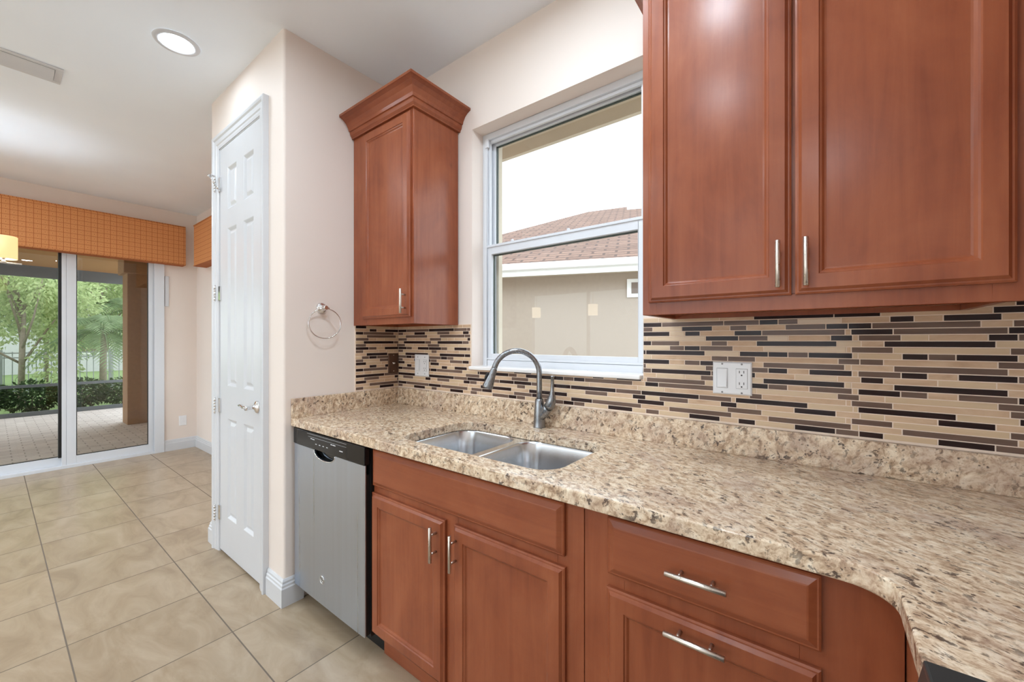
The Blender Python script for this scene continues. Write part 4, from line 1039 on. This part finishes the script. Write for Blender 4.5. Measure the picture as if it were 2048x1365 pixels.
# ================================================================== the patio beyond the sliding door
mb = MB(); mb.box(-9.1, -4.2, -6.0, 0.30, -0.12, -0.03)
struct('patio_floor', mb, M['paver'], 'grey brick paver floor of the covered patio', 'patio', origin=(0, 0, -0.03))
mb = MB(); mb.box(-9.1, -4.2, -6.0, 0.30, 2.62, 2.74)
struct('patio_ceiling', mb, M['lanai_ceiling'], 'tan ceiling of the covered patio', 'ceiling')
mb = MB(); mb.box(-6.55, -4.2, 0.02, 0.30, -0.03, 2.62)
struct('wall_patio', mb, M['stucco'], 'tan stucco side wall of the covered patio', 'wall')
t = thing('patio_column', 'square tan stucco column at the patio edge right of the garden view', 'column', (-6.78, -0.12, -0.03))
mb = MB(); mb.box(-6.92, -6.56, -0.235, 0.25, -0.03, 2.62, 0.01); link('shaft', mb, M['stucco'], t)
mb = MB(); mb.box(-6.97, -6.51, -0.285, 0.27, 2.36, 2.61, 0.01); link('capital', mb, M['stucco'], t)
scr = thing('screen_enclosure', 'grey aluminium patio screen frame with a waist rail', 'screen', (-8.95, -2.5, -0.03))
mb = MB(); mb.box(-8.98, -8.92, -6.0, 0.28, 2.42, 2.62); link('header', mb, M['screen_frame'], scr)
mb = MB(); mb.box(-8.97, -8.93, -6.0, 0.28, 0.475, 0.525); link('rail', mb, M['screen_frame'], scr)
mb = MB(); mb.box(-8.97, -8.93, -6.0, 0.28, -0.03, 0.045); link('sole_plate', mb, M['screen_frame'], scr)
for y in (-5.95, -4.2, -2.45, 0.13):
    mb = MB(); mb.box(-8.97, -8.93, y, y + 0.05, 0.045, 2.42); link('post', mb, M['screen_frame'], scr)
mb = MB(); mb.box(-40, -9.1, -25, 25, -0.20, -0.09)
struct('lawn', mb, M['grass'], 'green lawn beyond the patio screen', 'lawn')

def leaves(mb, c, rad, n, size, rng, drop=0.0, shell=0.55):
    """separate folded leaves through an uneven ellipsoid"""
    cx, cy, cz = c; rx, ry, rz = rad; bm = mb.bm
    for _ in range(n):
        while True:
            p = Vector((rng.uniform(-1, 1), rng.uniform(-1, 1), rng.uniform(-1, 1)))
            if shell < p.length < 1: break
        q = Vector((cx + p.x * rx, cy + p.y * ry, cz + p.z * rz))
        d = (p + Vector((rng.uniform(-1, 1), rng.uniform(-1, 1), rng.uniform(-1, 1) - drop)) * 0.9).normalized()
        s = d.cross(Vector((rng.uniform(-1, 1), rng.uniform(-1, 1), rng.uniform(-1, 1)))).normalized()
        L = size * rng.uniform(0.6, 1.3); W = L * 0.24; nn = d.cross(s) * W * 0.35
        v = [bm.verts.new(x) for x in (q, q + d * L * .5 + s * W + nn, q + d * L, q + d * L * .5 - s * W + nn)]
        f1 = bm.faces.new((v[0], v[1], v[2])); f2 = bm.faces.new((v[0], v[2], v[3]))
        f1.material_index = f2.material_index = mb.mi
def branches(mb, base, h, spread, n, rng, r0):
    b = Vector(base)
    mb.tube([b, b + Vector((0.03, 0.02, h * .35)), b + Vector((-0.03, 0.05, h * .6))], [r0, r0 * .8, r0 * .55], 10)
    tips = []
    for i in range(n):
        a = 2 * PI * i / n + rng.uniform(-.4, .4); s = b + Vector((0, 0, h * rng.uniform(.22, .6)))
        e = s + Vector((math.cos(a) * spread * rng.uniform(.5, 1), math.sin(a) * spread * rng.uniform(.5, 1), h * rng.uniform(.2, .45)))
        m = (s + e) / 2 + Vector((rng.uniform(-.1, .1), rng.uniform(-.1, .1), rng.uniform(-.05, .15)))
        mb.tube([s, m, e], [r0 * .45, r0 * .3, r0 * .12], 7); tips.append(e)
    return tips
def tree(name, x, y, h, spread, nleaf, size, mat, seed, label, lowest=0.25, group='garden trees'):
    rng = random.Random(seed)
    t = thing(name, label, 'tree', (x, y, -0.09), group)
    mb = MB(); tips = branches(mb, (x, y, -0.09), h, spread, 11, rng, 0.055); link('trunk', mb, M['bark'], t, merge=False)
    mb = MB(); cl = tips + [Vector((x + rng.uniform(-spread, spread), y + rng.uniform(-spread, spread), h * rng.uniform(lowest, 1.0))) for _ in range(16)]
    for p in cl: leaves(mb, p, (spread * .42, spread * .42, h * .13), nleaf // len(cl), size, rng, 0.4, 0.1)
    link('foliage', mb, mat, t, merge=False)
    return t
tree('garden_tree', -11.4, -1.15, 3.7, 0.95, 9000, 0.10, M['leaf_light'], 3, 'light green leafy tree with pale branches just beyond the patio screen', 0.18)
tree('garden_tree', -11.1, -2.9, 3.9, 1.0, 4200, 0.11, M['leaf_light'], 5, 'light green leafy tree behind the hidden part of the sliding door')
tree('garden_tree', -14.8, 0.5, 4.8, 1.5, 7500, 0.15, M['leaf_light'], 8, 'tall pale green tree behind the palm beyond the fence')
tree('garden_tree', -15.2, -1.9, 5.0, 1.6, 7500, 0.15, M['leaf_mid'], 9, 'tall mid green tree at the left edge beyond the fence')
tree('garden_tree', -17.5, 1.9, 5.5, 1.7, 4200, 0.18, M['leaf_mid'], 10, 'tall mid green tree behind the patio column beyond the fence')
tree('garden_tree', -18.5, -0.4, 6.0, 1.8, 5200, 0.18, M['leaf_light'], 11, 'tallest pale green tree farthest away in the middle of the garden view')
tree('garden_tree', -19.0, -4.4, 6.0, 2.0, 4200, 0.2, M['leaf_mid'], 12, 'tall mid green tree far left beyond the fence')

def palm(x, y, h, seed, label):
    rng = random.Random(seed)
    t = thing('palm', label, 'palm', (x, y, -0.09), 'garden palms')
    mb = MB(); mb.tube([(x, y, -0.09), (x + .02, y, h * .5), (x, y + .02, h)], [0.07, 0.055, 0.05], 12); link('trunk', mb, M['bark'], t)
    for i in range(17):
        a = 2 * PI * i / 17 * 2.4 + rng.uniform(-.2, .2); el = rng.uniform(-0.1, 1.15); L = rng.uniform(1.0, 1.4)
        hd_ = Vector((math.cos(a), math.sin(a), 0)); pts = []
        for k in range(12):
            s = k / 11; pts.append(Vector((x, y, h)) + hd_ * (L * s * math.cos(el) + .05) + Vector((0, 0, L * (math.sin(el) * s - 0.75 * s * s))))
        mb = MB(); mb.tube(pts, [0.012 - 0.009 * k / 11 for k in range(12)], 6)
        bm = mb.bm
        for k in range(1, 12):
            for f in (0, 0.5):
                p = pts[k - 1].lerp(pts[k], 1 - f); tg = (pts[k] - pts[k - 1]).normalized(); sd_ = tg.cross(Vector((0, 0, 1))).normalized()
                ll = 0.34 * math.sin(PI * min(1, (k - f) / 11.5) ** .7) + 0.05
                for s in (-1, 1):
                    e_ = p + (sd_ * s * .85 + tg * .5).normalized() * ll + Vector((0, 0, -ll * .35)); m_ = (p + e_) / 2 + Vector((0, 0, ll * .10))
                    v = [bm.verts.new(q) for q in (p, m_ + tg * .016, e_, m_ - tg * .016)]
                    bm.faces.new((v[0], v[1], v[2])); bm.faces.new((v[0], v[2], v[3]))
        link('frond', mb, M['palm_leaf'], t, merge=False)
palm(-10.9, 0.02, 1.55, 21, 'feathery palm in the garden behind the right glass panel')
palm(-13.9, 0.95, 2.2, 22, 'second feathery palm half hidden by the patio column')

hl = ['leftmost', 'second', 'third', 'fourth', 'fifth', 'sixth', 'last']
for i in range(7):
    rng = random.Random(40 + i); y = -3.55 + i * 0.62; x = -9.55 + rng.uniform(-.06, .06); h = rng.uniform(.44, .56)
    t = thing('hedge_shrub', '%s low dark green shrub from the left in the hedge along the patio screen' % hl[i], 'shrub', (x, y, -0.09), 'hedge along the patio screen')
    mb = MB()
    for k in range(6):
        a = 2 * PI * k / 6; mb.tube([(x, y, -0.09), (x + .06 * math.cos(a), y + .08 * math.sin(a), h * .3), (x + .2 * math.cos(a), y + .26 * math.sin(a), h * .7)], [.012, .009, .004], 6)
    link('stems', mb, M['bark'], t)
    mb = MB(); leaves(mb, (x, y, h * .52), (.32, .38, h * .56), 1200, 0.075, rng, 0.2, 0.2); link('foliage', mb, M['leaf_dark'], t, merge=False)

fn = thing('garden_fence', 'pale grey metal picket fence across the lawn', 'fence', (-12.9, -1.0, -0.09))
mb = MB()
for z in (0.10, 0.88, 0.99): mb.box(-12.915, -12.885, -5.0, 3.0, z, z + 0.03)
link('rail', mb, M['fence'], fn)
mb = MB()
for i in range(66):
    y = -4.95 + i * 0.12; mb.box(-12.908, -12.892, y - 0.008, y + 0.008, 0.0, 1.04)
link('pickets', mb, M['fence'], fn)
for y in (-5.0, -3.2, -1.4, 0.4, 2.2):
    mb = MB(); mb.box(-12.93, -12.87, y - 0.03, y + 0.03, -0.09, 1.08); link('post', mb, M['fence'], fn)

fh = thing('far_house', 'pale grey house glimpsed between the trees far across the garden', 'house', (-24.5, -1.5, -0.09))
mb = MB(); mb.box(-28, -24, -7.5, 3.5, -0.09, 2.7); link('wall', mb, M['far_wall'], fh)
mb = MB(); mb.loops([[(-28.4, y, 2.7), (-23.6, y, 2.7), (-26, y, 4.3)] for y in (-7.9, 3.9)]); link('roof', mb, M['far_roof'], fh)
for y in (-5.6, -2.2, 1.2):
    mb = MB(); mb.box(-24.03, -23.97, y - 0.7, y + 0.7, 0.7, 2.1); wf = link('window', mb, M['gutter'], fh)
    mb = MB(); mb.box(-23.98, -23.95, y - 0.6, y + 0.6, 0.8, 2.0); link('pane', mb, M['far_glass'], wf)
